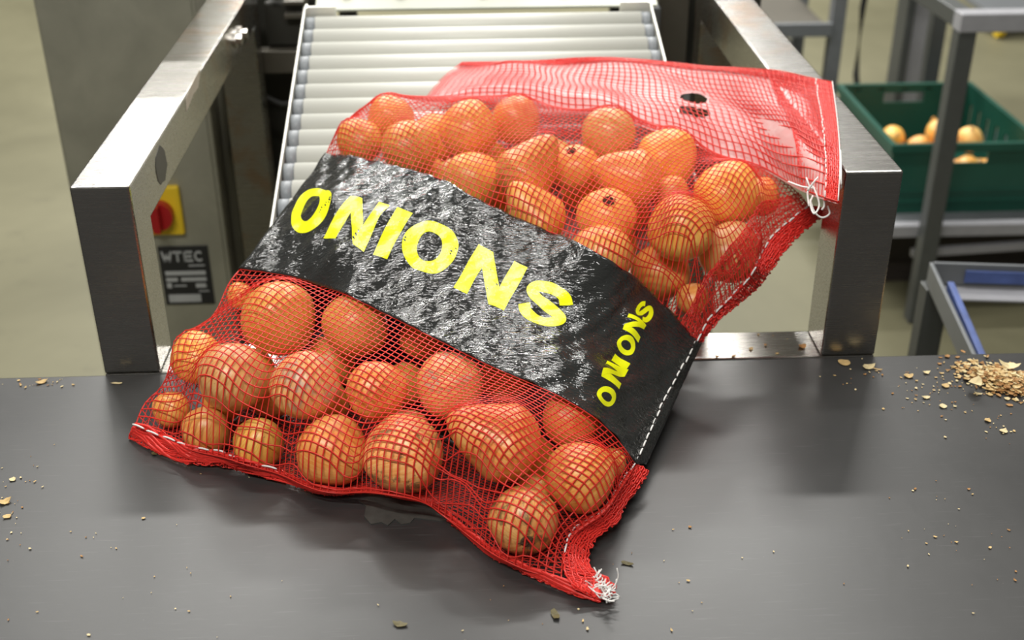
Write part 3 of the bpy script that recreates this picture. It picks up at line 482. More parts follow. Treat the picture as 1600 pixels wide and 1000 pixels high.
part(boxes('shelf_rail', [(1.02, 2.03, 2.815, 2.8445, -.640, -.606)], M['light_post'], bevel=.003), tt)
bm = bmesh.new(); beam_between(bm, (1.16, 2.84, -.695), (2.0, 2.84, -.655), .018, .022); part(bm_ob('brace', bm, M['light_post'], bevel=.002), tt)

def wall_with_holes(bm, w, h, t, holes, mat):
    """plate w x h (x, z), thickness t in y, with rectangular openings"""
    xs = sorted({0, w, *[v for q in holes for v in q[:2]]}); zs = sorted({0, h, *[v for q in holes for v in q[2:]]})
    for a, b in zip(xs[:-1], xs[1:]):
        run = None
        for c, d in zip(zs[:-1], zs[1:]):
            cx, cz = (a + b) / 2, (c + d) / 2
            if any(q[0] < cx < q[1] and q[2] < cz < q[3] for q in holes): continue
            box(bm, a, b, 0, t, c, d, mat)
def crate(name, label, loc, w, d, h, m, rz=0):
    e = empty(name, loc, (0, 0, rz)); tag(e, label, 'crate')
    t = .006
    slots_s = [(w * .5 - .06, w * .5 + .06, h - .055, h - .025)] + [(x, x + .02, h - .02, h - .010) for x in np.linspace(.04, w - .06, 5)]
    slots_l = [(y, y + .016, .05, h - .05) for y in np.linspace(.05, d - .066, 7)]
    for nm, (px, py, ang, ln, hl) in {'front_wall': (0, 0, 0, w, slots_s), 'rear_wall': (0, d - t, 0, w, slots_s)}.items():
        bm = bmesh.new(); wall_with_holes(bm, ln, h, t, hl, Matrix.Translation((px - w / 2, py, 0))); bm_ob(nm, bm, m, e)
    for sx in (-1, 1):
        bm = bmesh.new(); wall_with_holes(bm, d - 2 * t, h, t, slots_l, Matrix.Translation((sx * (w / 2 - t / 2) + t / 2, t, 0)) @ Matrix.Rotation(R(90), 4, 'Z')); bm_ob('side_wall', bm, m, e)
    bm = bmesh.new(); box(bm, -w / 2 + t, w / 2 - t, t, d - t, 0, .006); bm_ob('bottom', bm, m, e)
    bm = bmesh.new()
    for (a, b, c, q) in ((-w / 2 - .008, w / 2 + .008, -.008, .0), (-w / 2 - .008, w / 2 + .008, d, d + .008), (-w / 2 - .008, -w / 2, 0, d), (w / 2, w / 2 + .008, 0, d)): box(bm, a, b, c, q, h - .022, h)
    for z in (.03, .06):
        for (a, b, c, q) in ((-w / 2 - .003, w / 2 + .003, -.003, .0), (-w / 2 - .003, -w / 2, 0, d), (w / 2, w / 2 + .003, 0, d)): box(bm, a, b, c, q, z, z + .006)
    bm_ob('rim', bm, m, e)
    return e
crate('green_crate', 'green slotted plastic crate with onions on the shelf of the tubular table', (1.295, 2.925, -.6195), .385, .50, .195, M['green'])
crate('dark_crate', 'low dark brown crate on the floor beneath the green crate', (1.36, 3.02, FZ + .0005), .50, .40, .185, M['dark_crate'])

bf = empty('angle_iron_frame', (.80, 1.62, FZ)); tag(bf, 'low grey angle iron frame with worn blue paint right of the post', 'frame')
A, B_, Cc = Vector((.768, 1.79, -.205)), Vector((.722, 1.46, -.205)), Vector((1.20, 1.735, -.205))
def bar(name, a, b, w, h, m, dz=0, bev=.001):
    bm = bmesh.new(); a, b = Vector(a), Vector(b); d = (b - a); ang = math.atan2(d.y, d.x)
    box(bm, 0, d.length, -w / 2, w / 2, -h, 0, Matrix.Translation(a + Vector((0, 0, dz))) @ Matrix.Rotation(ang, 4, 'Z'))
    return part(bm_ob(name, bm, m, bevel=bev), bf)
bar('near_bar', A, B_, .006, .040, M['grey_metal']); bar('far_bar', A + Vector((.004, 0, 0)), Cc, .006, .040, M['grey_metal'])
nb = bar('blue_strip', A + Vector((.012, -.06, -.006)), B_ + Vector((.014, 0, -.006)), .010, .030, M['blue'], 0); nb['label'] = 'worn blue painted inner strip'
nb = bar('blue_strip', A + Vector((.055, -.014, -.010)), Cc + Vector((0, -.007, -.010)), .004, .022, M['blue'], 0); nb['label'] = 'worn blue painted inner strip'
bar('far_ledge', A + Vector((.02, -.03, -.0405)), Cc + Vector((0, -.022, -.0405)), .05, .004, M['light_post'])
for P in (A + Vector((.012, -.006, 0)), B_ + Vector((.02, .02, 0)), Cc + Vector((-.02, -.03, 0))):
    part(boxes('leg', [(P.x - .02, P.x + .02, P.y - .016, P.y + .02, FZ, -.246)], M['frame_dark'], bevel=.002), bf)

st = empty('tray_stand', (1.15, 4.0, FZ)); tag(st, 'grey tubular stand with a shallow tray behind the right beam', 'stand')
part(boxes('leg', [(1.20, 1.245, 3.90, 3.945, FZ, .1)], M['grey_metal'], bevel=.003), st)
part(boxes('leg', [(.80, .845, 3.90, 3.945, FZ, .1)], M['grey_metal'], bevel=.003), st)
part(boxes('leg', [(.80, .845, 4.35, 4.395, FZ, .1), ], M['grey_metal'], bevel=.003), st)
part(boxes('leg', [(1.20, 1.245, 4.35, 4.395, FZ, .1), ], M['grey_metal'], bevel=.003), st)
part(boxes('tray', [(.8455, 1.1995, 3.90, 4.39, -.40, -.39)], M['brown_metal'], bevel=.002), st)
part(boxes('tray_rail', [(.8455, 1.1995, 3.88, 3.8995, -.41, -.365)], M['grey_metal'], bevel=.003), st)
bn = boxes('black_bin', [(.93, 1.15, 4.0, 4.3, FZ, -.50)], M['plate_black'], bevel=.02); tag(bn, 'black bin standing under the grey tray stand', 'bin')
bm = bmesh.new(); box(bm, 1.575, 1.70, 4.2, 4.26, FZ, .6); cl = empty('steel_column', (1.62, 4.23, FZ)); tag(cl, 'wide pale grey column rising behind the green crate', 'column')
part(bm_ob('web', bm, M['light_post'], bevel=.004), cl)
part(boxes('flange', [(1.545, 1.5745, 4.17, 4.28, FZ, .6)], M['frame_dark'], bevel=.003), cl)
bm = bmesh.new(); tube(bm, [(1.47, 4.4, .3), (1.475, 4.4, -.2), (1.462, 4.4, -.45), (1.47, 4.4, -.7), (1.50, 4.38, FZ + .008), (1.60, 4.45, FZ + .008)], .012, 8)
tag(bm_ob('hanging_cable', bm, M['cable'], smooth=True), 'dark cable hanging to the floor left of the pale column', 'cable')
bm = bmesh.new(); tube(bm, [(.72, 2.25, FZ + .006), (.86, 2.36, FZ + .006), (1.0, 2.38, FZ + .006), (1.12, 2.33, FZ + .006), (1.3, 2.3, FZ + .006)], .006, 6)
tag(bm_ob('floor_cable', bm, M['cable'], smooth=True), 'thin cable lying curved on the concrete floor by the angle iron frame', 'cable')
tr = empty('yellow_hubbed_trolley', (2.55, 5.5, FZ)); tr.name = 'trolley'; tag(tr, 'dark trolley base with yellow caster far off on the floor', 'trolley')
part(boxes('base', [(2.40, 2.80, 5.45, 5.75, FZ + .10, FZ + .13)], M['grey_metal'], bevel=.004), tr)
for x, y in ((2.47, 5.47), (2.72, 5.47), (2.47, 5.70), (2.72, 5.70)):
    bm = bmesh.new(); cyl(bm, (x - .014, y, FZ + .045), (x + .014, y, FZ + .045), .045, 18); part(bm_ob('caster', bm, M['yellow'] if (x, y) == (2.47, 5.47) else M['cable']), tr)
    part(boxes('fork', [(x - .02, x - .015, y - .012, y + .012, FZ + .045, FZ + .0995), (x + .015, x + .02, y - .012, y + .012, FZ + .045, FZ + .0995)], M['grey_metal']), tr)

# ------------------------------------------------------------------ onions
def onion_mesh(seed, neck=1.16, taper=.55, rad=.033, nu=30, nv=22):
    """unit shape scaled to a 33 mm radius; +z is the neck"""
    rg = random.Random(seed); ph = [rg.uniform(0, 6.28) for _ in range(4)]; am = [rg.uniform(.004, .016) for _ in range(4)]
    prof = []
    for k in range(nv + 1):
        a = math.pi * k / nv
        r, z = math.sin(a), -math.cos(a) * .94
        if z > 0:                                     # shoulders draw up into the neck
            q = (z / .94); e = q ** 3
            z = z * (1 + (neck / .94 - 1) * e); r = r * (1 - .10 * e) + .10 * e * (1 - q) + (.085 * e if k == nv else 0)
            r = max(r * (1 - taper * .35 * q * (1 - q)), .085 if q > .93 else 0)
        else:
            q = -z / .94
            if q > .985: z = -.925
        prof.append((r, z))
    V = []; Fc = []
    for r, z in prof[1:-1] + [prof[-1]]:
        for u in range(nu):
            t = 2 * math.pi * u / nu
            w = 1 + sum(am[j] * math.sin((j + 2) * t + ph[j] + z * 1.5) for j in range(4)) + .004 * math.sin(15 * t + ph[0]) * r
            V.append((rad * r * w * math.cos(t), rad * r * w * math.sin(t), rad * z))
    n = len(V) // nu
    for i in range(n - 1):
        for u in range(nu): Fc.append((i * nu + u, i * nu + (u + 1) % nu, (i + 1) * nu + (u + 1) % nu, (i + 1) * nu + u))
    V.append((0, 0, rad * -.90)); b = len(V) - 1
    for u in range(nu): Fc.append((b, (u + 1) % nu, u))
    V.append((0, 0, rad * prof[-1][1])); b = len(V) - 1
    for u in range(nu): Fc.append((b, (n - 1) * nu + u, (n - 1) * nu + (u + 1) % nu))
    me = bpy.data.meshes.new('onion'); me.from_pydata(V, [], Fc); me.update(); me.polygons.foreach_set('use_smooth', [True] * len(me.polygons))
    return me
KINDS_ = {'round': [onion_mesh(s, 1.04) for s in (1, 2, 3, 4)], 'pear': [onion_mesh(s, 1.45, 1.3) for s in (5, 6)]}
def tip_mesh(seed, z0, n=9):
    rg = random.Random(seed); bm = bmesh.new(); rings = []
    for i in range(4):
        f = i / 3; rr = .0030 * (1 + .5 * f) * (1 - .3 * (i == 1)); z = z0 - .0012 + .008 * f
        rings.append([bm.verts.new((rr * (1 + .35 * rg.uniform(-1, 1) * f) * math.cos(6.283 * k / n + f) + .002 * f, rr * (1 + .35 * rg.uniform(-1, 1) * f) * math.sin(6.283 * k / n + f), z + .0025 * f * rg.uniform(-1, 1))) for k in range(n)])
    for a, b in zip(rings[:-1], rings[1:]):
        for k in range(n): bm.faces.new((a[k], a[(k + 1) % n], b[(k + 1) % n], b[k]))
    bm.faces.new(rings[0][::-1]); bm.faces.new(rings[-1])
    me = bpy.data.meshes.new('dry_neck'); bm.to_mesh(me); bm.free(); me.materials.append(M['dry']); return me
def root_mesh(seed, z0):
    rg = random.Random(seed); bm = bmesh.new()
    cyl(bm, (0, 0, z0 + .0016), (0, 0, z0 - .0008), .0075, 14, .0055)
    for k in range(16):
        a = rg.uniform(0, 6.28); r1 = rg.uniform(.001, .006); r2 = r1 + rg.uniform(.0005, .003)
        tube(bm, [(r1 * math.cos(a), r1 * math.sin(a), z0), (r2 * math.cos(a + .3), r2 * math.sin(a + .3), z0 - rg.uniform(.0012, .0022))], .0006, 4)
    me = bpy.data.meshes.new('root_end'); bm.to_mesh(me); bm.free(); me.materials.append(M['root']); return me
TIP = {'round': tip_mesh(1, .033 * 1.04), 'pear': tip_mesh(2, .033 * 1.45)}; ROOT = root_mesh(3, -.033 * .925)
PEAR = {'long neck', 'pear-shaped'}
for k in KINDS_.values():
    for me in k: me.materials.append(M['onion'])
pale = [m_.copy() for m_ in KINDS_['round'][:2]]
for m_ in pale: m_.materials.clear(); m_.materials.append(M['onion_pale'])
stained = KINDS_['round'][2].copy(); stained.materials.clear(); stained.materials.append(M['onion_stained'])
scarred = KINDS_['round'][1].copy(); scarred.materials.clear(); scarred.materials.append(M['onion_scarred'])
ALL = []
def put_onion(x, y, z, r, axis, label, group, mesh, kind, tip=True, root=True, spin=0):
    o = bpy.data.objects.new('onion', mesh); COL.objects.link(o)
    q = Vector(axis).to_track_quat('Z', 'Y') @ Matrix.Rotation(spin, 3, 'Z').to_quaternion()
    o.location = (x, y, z); o.rotation_mode = 'QUATERNION'; o.rotation_quaternion = q; s = r / .033; o.scale = (s, s, s)
    tag(o, label, 'onion', group)
    if tip:
        c = bpy.data.objects.new('dry_neck', TIP[kind]); COL.objects.link(c); c.parent = o
    if root:
        c = bpy.data.objects.new('root_end', ROOT); COL.objects.link(c); c.parent = o
    ALL.append(o); return o
rg = random.Random(8)
for i, (x, y, z, r, ax, ay, az, lab) in enumerate(ONIONS):
    kind = 'pear' if any(p in lab for p in PEAR) else 'round'
    mesh = KINDS_[kind][i % len(KINDS_[kind])]
    if 'pale' in lab and kind == 'round': mesh = pale[i % 2]
    if 'green-stained' in lab or 'frontmost' in lab: mesh = stained
    if 'grey scarred skin' in lab or 'torn papery' in lab: mesh = scarred
    put_onion(x / 1e4, y / 1e4, z / 1e4, r / 1e4, (ax, ay, az), lab, 'onions in the red net sack', mesh, kind, False, 'root' in lab or 'scar' in lab, rg.uniform(0, 6))
for i, (x, y, z, r) in enumerate(FILL):
    ax = (rg.uniform(-1, 1), rg.uniform(-1, 1), rg.uniform(-.3, .6))
    put_onion(x / 1e4, y / 1e4, z / 1e4, r / 1e4 * .97, ax, 'onion in the bottom layer, glimpsed through the dark gaps of the net', 'bottom layer onions in the sack', KINDS_['round'][i % 4], 'round', False, False, rg.uniform(0, 6))
SPH = np.array([[x, y, z, r] for (x, y, z, r, *_) in ONIONS] + [[x, y, z, r] for (x, y, z, r) in FILL]) / 1e4
bpy.context.view_layer.update()
vv, ff = [], []
for o in ALL:
    b = len(vv); mw = o.matrix_world
    vv += [mw @ v.co for v in o.data.vertices]; ff += [[b + k for k in p.vertices] for p in o.data.polygons]
BV = BVHTree.FromPolygons(vv, ff)
def obstacle(G, pad):
    ob = np.maximum(sphere_tops(G, SPH, pad - .001), zb(G[..., 0], G[..., 1]) + .002)
    for i in range(G.shape[0]):
        for j in range(G.shape[1]):
            h = BV.ray_cast(Vector((G[i, j, 0], G[i, j, 1], 1.)), Vector((0, 0, -1)))[0]
            if h is not None and h.z + pad > ob[i, j]: ob[i, j] = h.z + pad
    return ob
# onions in the crates behind
for x, y, z, r, lab in ((1.180, 3.15, -.490, .034, 'reddish onion at the left wall inside the green crate'), (1.238, 3.10, -.500, .033, 'small onion low in the green crate, beside the reddish one'),
                        (1.310, 3.15, -.482, .042, 'biggest onion standing highest in the green crate'), (1.388, 3.13, -.492, .038, 'pale yellow onion in the green crate, right of the table leg'),
                        (1.33, 2.985, -.520, .036, 'onion showing through the handle slot of the green crate, left one'), (1.403, 2.985, -.520, .032, 'onion showing through the handle slot of the green crate, right one'),
                        (1.262, 3.02, -.520, .035, 'onion half hidden behind the front rim of the green crate')):
    put_onion(x, y, z, r, (rg.uniform(-1, 1), rg.uniform(-1, 1), .4), lab, 'onions in the green crate', pale[0] if 'pale' in lab else KINDS_['round'][int(r * 1e4) % 4], 'round', True, False, rg.uniform(0, 6))
k = 0
for x in (1.165, 1.235, 1.305, 1.375, 1.44):                           # layers that carry the ones in view
    for y in (2.985, 3.06, 3.135):
        k += 1
        put_onion(x, y, -.6125 + .0315, .0300, (rg.uniform(-1, 1), rg.uniform(-1, 1), .4), 'onion in the lower layer of the green crate', 'lower layer onions in the green crate', KINDS_['round'][k % 4], 'round', False, False)
for x, y, lab in ((1.20, 3.07, 'dark onion in the floor crate, near the table leg'), (1.42, 3.08, 'orange onion in the floor crate, left of the reddest one'), (1.51, 3.08, 'reddest onion in the dark floor crate')):
    put_onion(x, y, FZ + .165, .034, (rg.uniform(-1, 1), rg.uniform(-1, 1), .4), lab, 'onions in the dark floor crate', KINDS_['round'][2], 'round', False, False)
# ------------------------------------------------------------------ the net sack
sk = empty('onion_sack', (.02, 1.05, 0)); tag(sk, 'red net sack of onions with a black band, leaning from rubber table onto rollers', 'sack')
sk_inv = Matrix.Translation(-Vector(sk.location))
def sp(o): o.parent = sk; o.matrix_parent_inverse = sk_inv; return o

def normals(G):
    du = np.gradient(G, axis=0); dv = np.gradient(G, axis=1); n = np.cross(du, dv); n /= np.linalg.norm(n, axis=-1, keepdims=True) + 1e-12
    return np.where(n[..., 2:3] < 0, -n, n)
def net_geo(G, w, t, mask=None, step=(1, 1)):
    """strands along both grid directions: flat tapes with a diamond section"""
    Nn = normals(G); V = []; Fc = []; base = 0
    for axis in (0, 1):
        Q = G if axis == 0 else G.transpose(1, 0, 2); QN = Nn if axis == 0 else Nn.transpose(1, 0, 2)
        MK = None if mask is None else (mask if axis == 0 else mask.T)
        T = np.gradient(Q, axis=0); T /= np.linalg.norm(T, axis=-1, keepdims=True) + 1e-12
        B = np.cross(T, QN); B /= np.linalg.norm(B, axis=-1, keepdims=True) + 1e-12
        lift = .0003 * (1 if axis == 0 else -1)
        P = Q + QN * lift
        ring = np.stack([P + B * w / 2, P + QN * t / 2, P - B * w / 2, P - QN * t / 2], 2)[:, ::step[1 - axis]]      # n, m, 4, 3
        if MK is not None: MK = MK[:, ::step[1 - axis]]
        n, m = ring.shape[:2]
        V.append(ring.reshape(-1, 3))
        idx = base + np.arange(n * m * 4).reshape(n, m, 4); base += n * m * 4
        a, b = idx[:-1], idx[1:]
        ok = np.ones((n - 1, m), bool) if MK is None else (MK[:-1] & MK[1:])
        for k in range(4):
            q = np.stack([a[..., k], a[..., (k + 1) % 4], b[..., (k + 1) % 4], b[..., k]], -1)
            Fc.append(q[ok])
    return np.concatenate(V), np.concatenate(Fc)
def fast_mesh(name, V, Fq, m, parent=None, smooth=True):
    me = bpy.data.meshes.new(name); n = len(Fq)
    me.vertices.add(len(V)); me.vertices.foreach_set('co', np.asarray(V, np.float32).ravel())
    me.loops.add(n * 4); me.loops.foreach_set('vertex_index', np.asarray(Fq, np.int32).ravel())
    me.polygons.add(n); me.polygons.foreach_set('loop_start', np.arange(0, n * 4, 4, dtype=np.int32)); me.update(calc_edges=True); me.validate()
    me.materials.append(m)
    me.polygons.foreach_set('use_smooth', [smooth] * len(me.polygons))
    o = bpy.data.objects.new(name, me); COL.objects.link(o)
    if parent is not None: sp(o)
    return o
nrng = np.random.default_rng(4)
def wobble(G, amp, freq=7):
    """slow sideways drift of the strands, none at the border"""
    n, m = G.shape[:2]; a = np.linspace(0, 1, n)[:, None]; b = np.linspace(0, 1, m)[None]
    fade = np.minimum(np.minimum(a, 1 - a), np.minimum(b, 1 - b)); fade = np.clip(fade * 8, 0, 1)
    for ax in (0, 1):
        f = sum(nrng.normal() * np.sin(2 * np.pi * (nrng.uniform(1, freq) * a + nrng.uniform(1, freq) * b) + nrng.uniform(0, 6.28)) for _ in range(7))
        G[..., ax] += amp * f * fade + nrng.normal(size=(n, m)) * amp * .25 * fade
    return G
CELL = .0056
def patch(b, t, l, r, cell=CELL):
    ln = lambda c: np.linalg.norm(np.diff(CU[c], axis=0), axis=1).sum()
    n = int(max(ln(b), ln(t)) * .92 / cell); m = int((ln(l) + ln(r)) / 2 / cell)
    return coons(CU[b], CU[t], CU[l], CU[r], n, m)
GL = wobble(patch('bottom', 'blow', 'lleft', 'lright', .0066), .0009)
GU = wobble(patch('bup', 'utop', 'uleft', 'uright'), .0009)
def slide(G, rounds=5, k=14):
    """let the cells of the net even out over the bumps instead of stretching"""
    P0 = G.copy()
    for q in range(rounds):
        for _ in range(k):
            c = G[1:-1, 1:-1]; acc = 0; ws = 0
            for nb in (G[:-2, 1:-1], G[2:, 1:-1], G[1:-1, :-2], G[1:-1, 2:]):
                w = np.linalg.norm(nb - c, axis=-1, keepdims=True); acc = acc + w * nb; ws = ws + w
            G[1:-1, 1:-1, :2] += .5 * (acc / ws - c)[..., :2]
        G = membrane(G, obstacle(G, .0028), 120)
    return G
GL = slide(membrane(GL, obstacle(GL, .0028), 500)); GU = slide(membrane(GU, obstacle(GU, .0028), 500))
o = fast_mesh('lower_netting', *net_geo(GL, .0014, .0008), M['net'], sk); o['kind'] = 'stuff'
o = fast_mesh('upper_netting', *net_geo(GU, .0013, .0008), M['net'], sk); o['kind'] = 'stuff'
# the back of the sack, under the onions
def back_of(G, low=(), high=()):
    """low/high: borders that are not seams, so they lie flat underneath"""
    B = G.copy(); flat = zb(B[..., 0], B[..., 1]) + .0006
    u = np.linspace(0, 1, len(G)); f = np.clip(np.minimum(u, 1 - u) / .14, 0, 1)
    for e in low: B[:, e, 2] = G[:, e, 2] * (1 - f) + flat[:, e] * f
    S = B.copy(); B[..., 2] = -B[..., 2]
    bot = np.full(G.shape[:2], 9.)
    for x, y, z, r in SPH:
        q = (r * 1.04 + .001) ** 2 - (G[..., 0] - x) ** 2 - (G[..., 1] - y) ** 2
        bot = np.minimum(bot, np.where(q > 0, z - np.sqrt(np.maximum(q, 0)), 9.))
    B = membrane(B, -bot, 250); B[..., 2] = np.maximum(-B[..., 2], flat); B[[0, -1]] = S[[0, -1]]; B[:, [0, -1]] = S[:, [0, -1]]
    return B
BG = band_grid(CU, BUMPS, SPH[:len(ONIONS)])
for G, e in ((GL, -1), (GU, 0)):
    o = fast_mesh('back_netting', *net_geo(back_of(G, (e,)), .0012, .0006), M['net'], sk); o['kind'] = 'stuff'

# black band
def finer(G, k):
    n, m = G.shape[:2]; x = np.linspace(0, n - 1, (n - 1) * k + 1); y = np.linspace(0, m - 1, (m - 1) * k + 1)
    A_ = np.stack([np.stack([np.interp(x, np.arange(n), G[:, j, c]) for j in range(m)], 1) for c in range(3)], -1)
    return np.stack([np.stack([np.interp(y, np.arange(m), A_[i, :, c]) for i in range(len(x))], 0) for c in range(3)], -1)
BF = finer(BG, 2)
for _ in range(2): BF[1:-1, 1:-1] = (BF[1:-1, 1:-1] * 2 + BF[:-2, 1:-1] + BF[2:, 1:-1] + BF[1:-1, :-2] + BF[1:-1, 2:]) / 6
BN = normals(BF); n, m = BF.shape[:2]
ph = sum(np.sin(2 * np.pi * (fx * np.linspace(0, 1, n)[:, None] + fy * np.linspace(0, 1, m)[None]) + p0) for fx, fy, p0 in ((7, 1.5, .3), (11, -2, 1.2), (16, 3, 2.2), (23, -4, .6)))
BF = BF + BN * (.0005 * ph[..., None] + .0012)
def sheet(name, G, m_, parent, thick=.0004, mask=None, smooth=True):
    n, m = G.shape[:2]; Nn = normals(G); V = np.concatenate([(G + Nn * thick / 2).reshape(-1, 3), (G - Nn * thick / 2).reshape(-1, 3)])
    I = np.arange(n * m).reshape(n, m); q = np.stack([I[:-1, :-1], I[1:, :-1], I[1:, 1:], I[:-1, 1:]], -1)
    q = q[mask] if mask is not None else q.reshape(-1, 4)
    Fq = [q, q[:, ::-1] + n * m]
    if mask is None:
        for e in (I[0], I[-1][::-1], I[:, 0][::-1], I[:, -1]):
            Fq.append(np.stack([e[:-1], e[1:], e[1:] + n * m, e[:-1] + n * m], -1))
    return fast_mesh(name, V, np.concatenate(Fq), m_, parent, smooth)
# wrap the left end of the band down under the sack
BB = coons(CU['blow'], CU['bup'], CU['bleft'], CU['bright'], 60, 22); BB = back_of(BB, (0, -1))
o = sheet('band_back', BB, M['band_smooth'], sk, .0003); o['label'] = 'rear of the black film band, under the sack'
edge = BF[0]; skirt = []
for f, dx, dz in ((1, -.004, -.010), (2, -.003, -.022), (3, .006, -.036), (4, .016, -.046)):
    e = edge.copy(); e[:, 0] += dx; e[:, 2] = np.maximum(edge[:, 2] + dz, zb(edge[:, 0], edge[:, 1]) + .002); skirt.append(e)
BFull = np.concatenate([np.array(skirt[::-1]), BF])
bd = sheet('label_band', BFull, M['band'], sk, .0005); bd['label'] = 'glossy black film band with yellow lettering'
# printed letters: thin raised print that follows the band
def at_band(s, t, lift=.00055):
    n, m = BF.shape[:2]; u = np.clip(s, 0, 1) * (n - 1); v = np.clip(t, 0, 1) * (m - 1)
    i = np.minimum(u.astype(int), n - 2); j = np.minimum(v.astype(int), m - 2); a = (u - i)[..., None]; b = (v - j)[..., None]
    bl = lambda Z: Z[i, j] * (1 - a) * (1 - b) + Z[i + 1, j] * a * (1 - b) + Z[i, j + 1] * (1 - a) * b + Z[i + 1, j + 1] * a * b
    return bl(BF) + bl(BN) * lift
def catmull(P, k):
    P = np.array(P, float); P = np.concatenate([[2 * P[0] - P[1]], P, [2 * P[-1] - P[-2]]]); out = []
    for a, b, c, d in zip(P[:-3], P[1:-2], P[2:-1], P[3:]):
        for u in np.arange(k) / k: out.append(.5 * (2 * b + (c - a) * u + (2 * a - 5 * b + 4 * c - d) * u * u + (3 * b - a - 3 * c + d) * u ** 3))
    out.append(P[-2]); return np.array(out)
def letter_strips(c):
    L = []
    ln = lambda a, b, k=14: np.array([np.array(a) + (np.array(b) - np.array(a)) * f for f in np.linspace(0, 1, k)])
    if c == 'O':
        a = np.linspace(0, 2 * np.pi, 57); se = lambda k, e: np.stack([.5 + k[0] * np.sign(np.cos(a)) * abs(np.cos(a)) ** e, .5 + k[1] * np.sign(np.sin(a)) * abs(np.sin(a)) ** e], 1)
        L.append((se((.5, .5), .92), se((.225, .285), .92)))
    elif c == 'N':
        L += [(ln((0, 0), (0, 1)), ln((.27, 0), (.27, 1))), (ln((.73, 0), (.73, 1)), ln((1, 0), (1, 1))), (ln((0, 1), (.70, 0)), ln((.30, 1), (1, 0)))]
    elif c == 'I': L.append((ln((0, 0), (0, 1)), ln((1, 0), (1, 1))))
    elif c == 'S':
        P = catmull([(.86, .675), (.76, .82), (.5, .885), (.25, .825), (.155, .705), (.25, .595), (.5, .515), (.75, .43), (.85, .30), (.745, .165), (.5, .115), (.23, .18), (.13, .335)], 5)
        L.append(stroke_quads(P, .235))
    return L
def letters(table):
    for c, bl, br, tl, trr in table:
        bl, br, tl, trr = map(np.array, (bl, br, tl, trr)); V = []; Fq = []; base = 0
        for z, (A0, B0) in enumerate(letter_strips(c)):
            K = 5; f = np.linspace(0, 1, K)[None, :, None]; U = A0[:, None] * (1 - f) + B0[:, None] * f
            x, y = U[..., 0:1], U[..., 1:2]; ST = bl * (1 - x) * (1 - y) + br * x * (1 - y) + tl * (1 - x) * y + trr * x * y
            lo = at_band(ST[..., 0], ST[..., 1], .0002); hi = at_band(ST[..., 0], ST[..., 1], .00040 + .00006 * z)
            n, m = hi.shape[:2]; I = base + np.arange(n * m).reshape(n, m); V += [hi.reshape(-1, 3), lo.reshape(-1, 3), hi.reshape(-1, 3)]; nm = n * m; base += 3 * nm
            Fq.append(np.stack([I[:-1, :-1], I[1:, :-1], I[1:, 1:], I[:-1, 1:]], -1).reshape(-1, 4))
            for e in (I[0], I[-1], I[:, 0], I[:, -1]): Fq.append(np.stack([e[:-1] + 2 * nm, e[1:] + 2 * nm, e[1:] + nm, e[:-1] + nm], -1))
        o = fast_mesh('letter', np.concatenate(V), np.concatenate(Fq), M['letter'], None, True)
        bm = bmesh.new(); bm.from_mesh(o.data); bmesh.ops.recalc_face_normals(bm, faces=bm.faces[:]); bm.to_mesh(o.data); bm.free()
        o.parent = bd; o.matrix_parent_inverse = sk_inv @ Matrix.Translation(sk.location) if False else Matrix.Identity(4)
        o.matrix_parent_inverse = (sk_inv).inverted() @ sk_inv
letters(BIG); letters(SMALL)

# ------------------------------------------------------------------ hems and stitching
def strip(inner, outer, cell, name, w=.0013, t=.0009, layers=2, jit=.0008, m_='net_dense', rag=0, solid=None):
    a, b = np.array(inner), np.array(outer); n = int(np.linalg.norm(np.diff(a, axis=0), axis=1).sum() / cell) + 2
    a, b = resample(a, n), resample(b, n); wd = np.linalg.norm(a - b, axis=1).mean(); k = max(3, int(wd / cell) + 1)
    Vs, Fs, off = [], [], 0
    for L in range(layers):
        f = np.linspace(0, 1, k)[None, :, None]; G = a[:, None] * (1 - f) + b[:, None] * f
        G = G + nrng.normal(size=G.shape) * jit * np.array([1, 1, .6]); G[..., 2] += .0012 * L + .0008
        if rag: G[:, -1] += (b - a) / wd * (nrng.uniform(-rag, rag, n)[:, None])
        G[..., 2] = np.maximum(G[..., 2], np.where(G[..., 1] < 1.1, .0014, -9))
        V, F_ = net_geo(G, w, t); Vs.append(V); Fs.append(F_ + off); off += len(V)
    o = fast_mesh(name, np.concatenate(Vs), np.concatenate(Fs), M[m_], sk); o['kind'] = 'stuff'
    return o
strip(CU['uright'], CU['uhem'][::-1] if np.linalg.norm(CU['uright'][0] - CU['uhem'][0]) > .05 else CU['uhem'], .0030, 'side_hem', w=.0019, layers=2, jit=.0006, rag=.002)
strip(CU['lstitch'], CU['lhem'], .0030, 'corner_hem', w=.0017, layers=2, jit=.0006, rag=.0015)
def rolled(inner, outer, name, r):
    """bottom hem: twisted tape bundle along the seam"""
    a, b = np.array(inner), np.array(outer); n = int(np.linalg.norm(np.diff(a, axis=0), axis=1).sum() / .0028); a, b = resample(a, n), resample(b, n); bm = bmesh.new()
    for q in range(15):
        f = nrng.uniform(.05, .95); f2 = nrng.uniform(.05, .95); p0 = nrng.uniform(0, 6.28); fr_ = nrng.uniform(.12, .35); pts = []
        for i in range(n):
            u = f + (f2 - f) * i / n + .16 * math.sin(fr_ * i + p0); u = min(max(u, 0), 1); p = a[i] * (1 - u) + b[i] * u
            pts.append((p[0], p[1], max(p[2] + .0022 * math.cos(fr_ * i + p0) + .0016, .0018)))
        tube(bm, pts, r, 4)
    o = bm_ob(name, bm, M['net_dense'], smooth=True); sp(o); o['kind'] = 'stuff'; return o
rolled(CU['hemin'], CU['hemout'], 'bottom_hem', .0016)
strip(CU['hemin'], CU['hemout'], .0030, 'bottom_hem_tape', layers=2, jit=.0006)
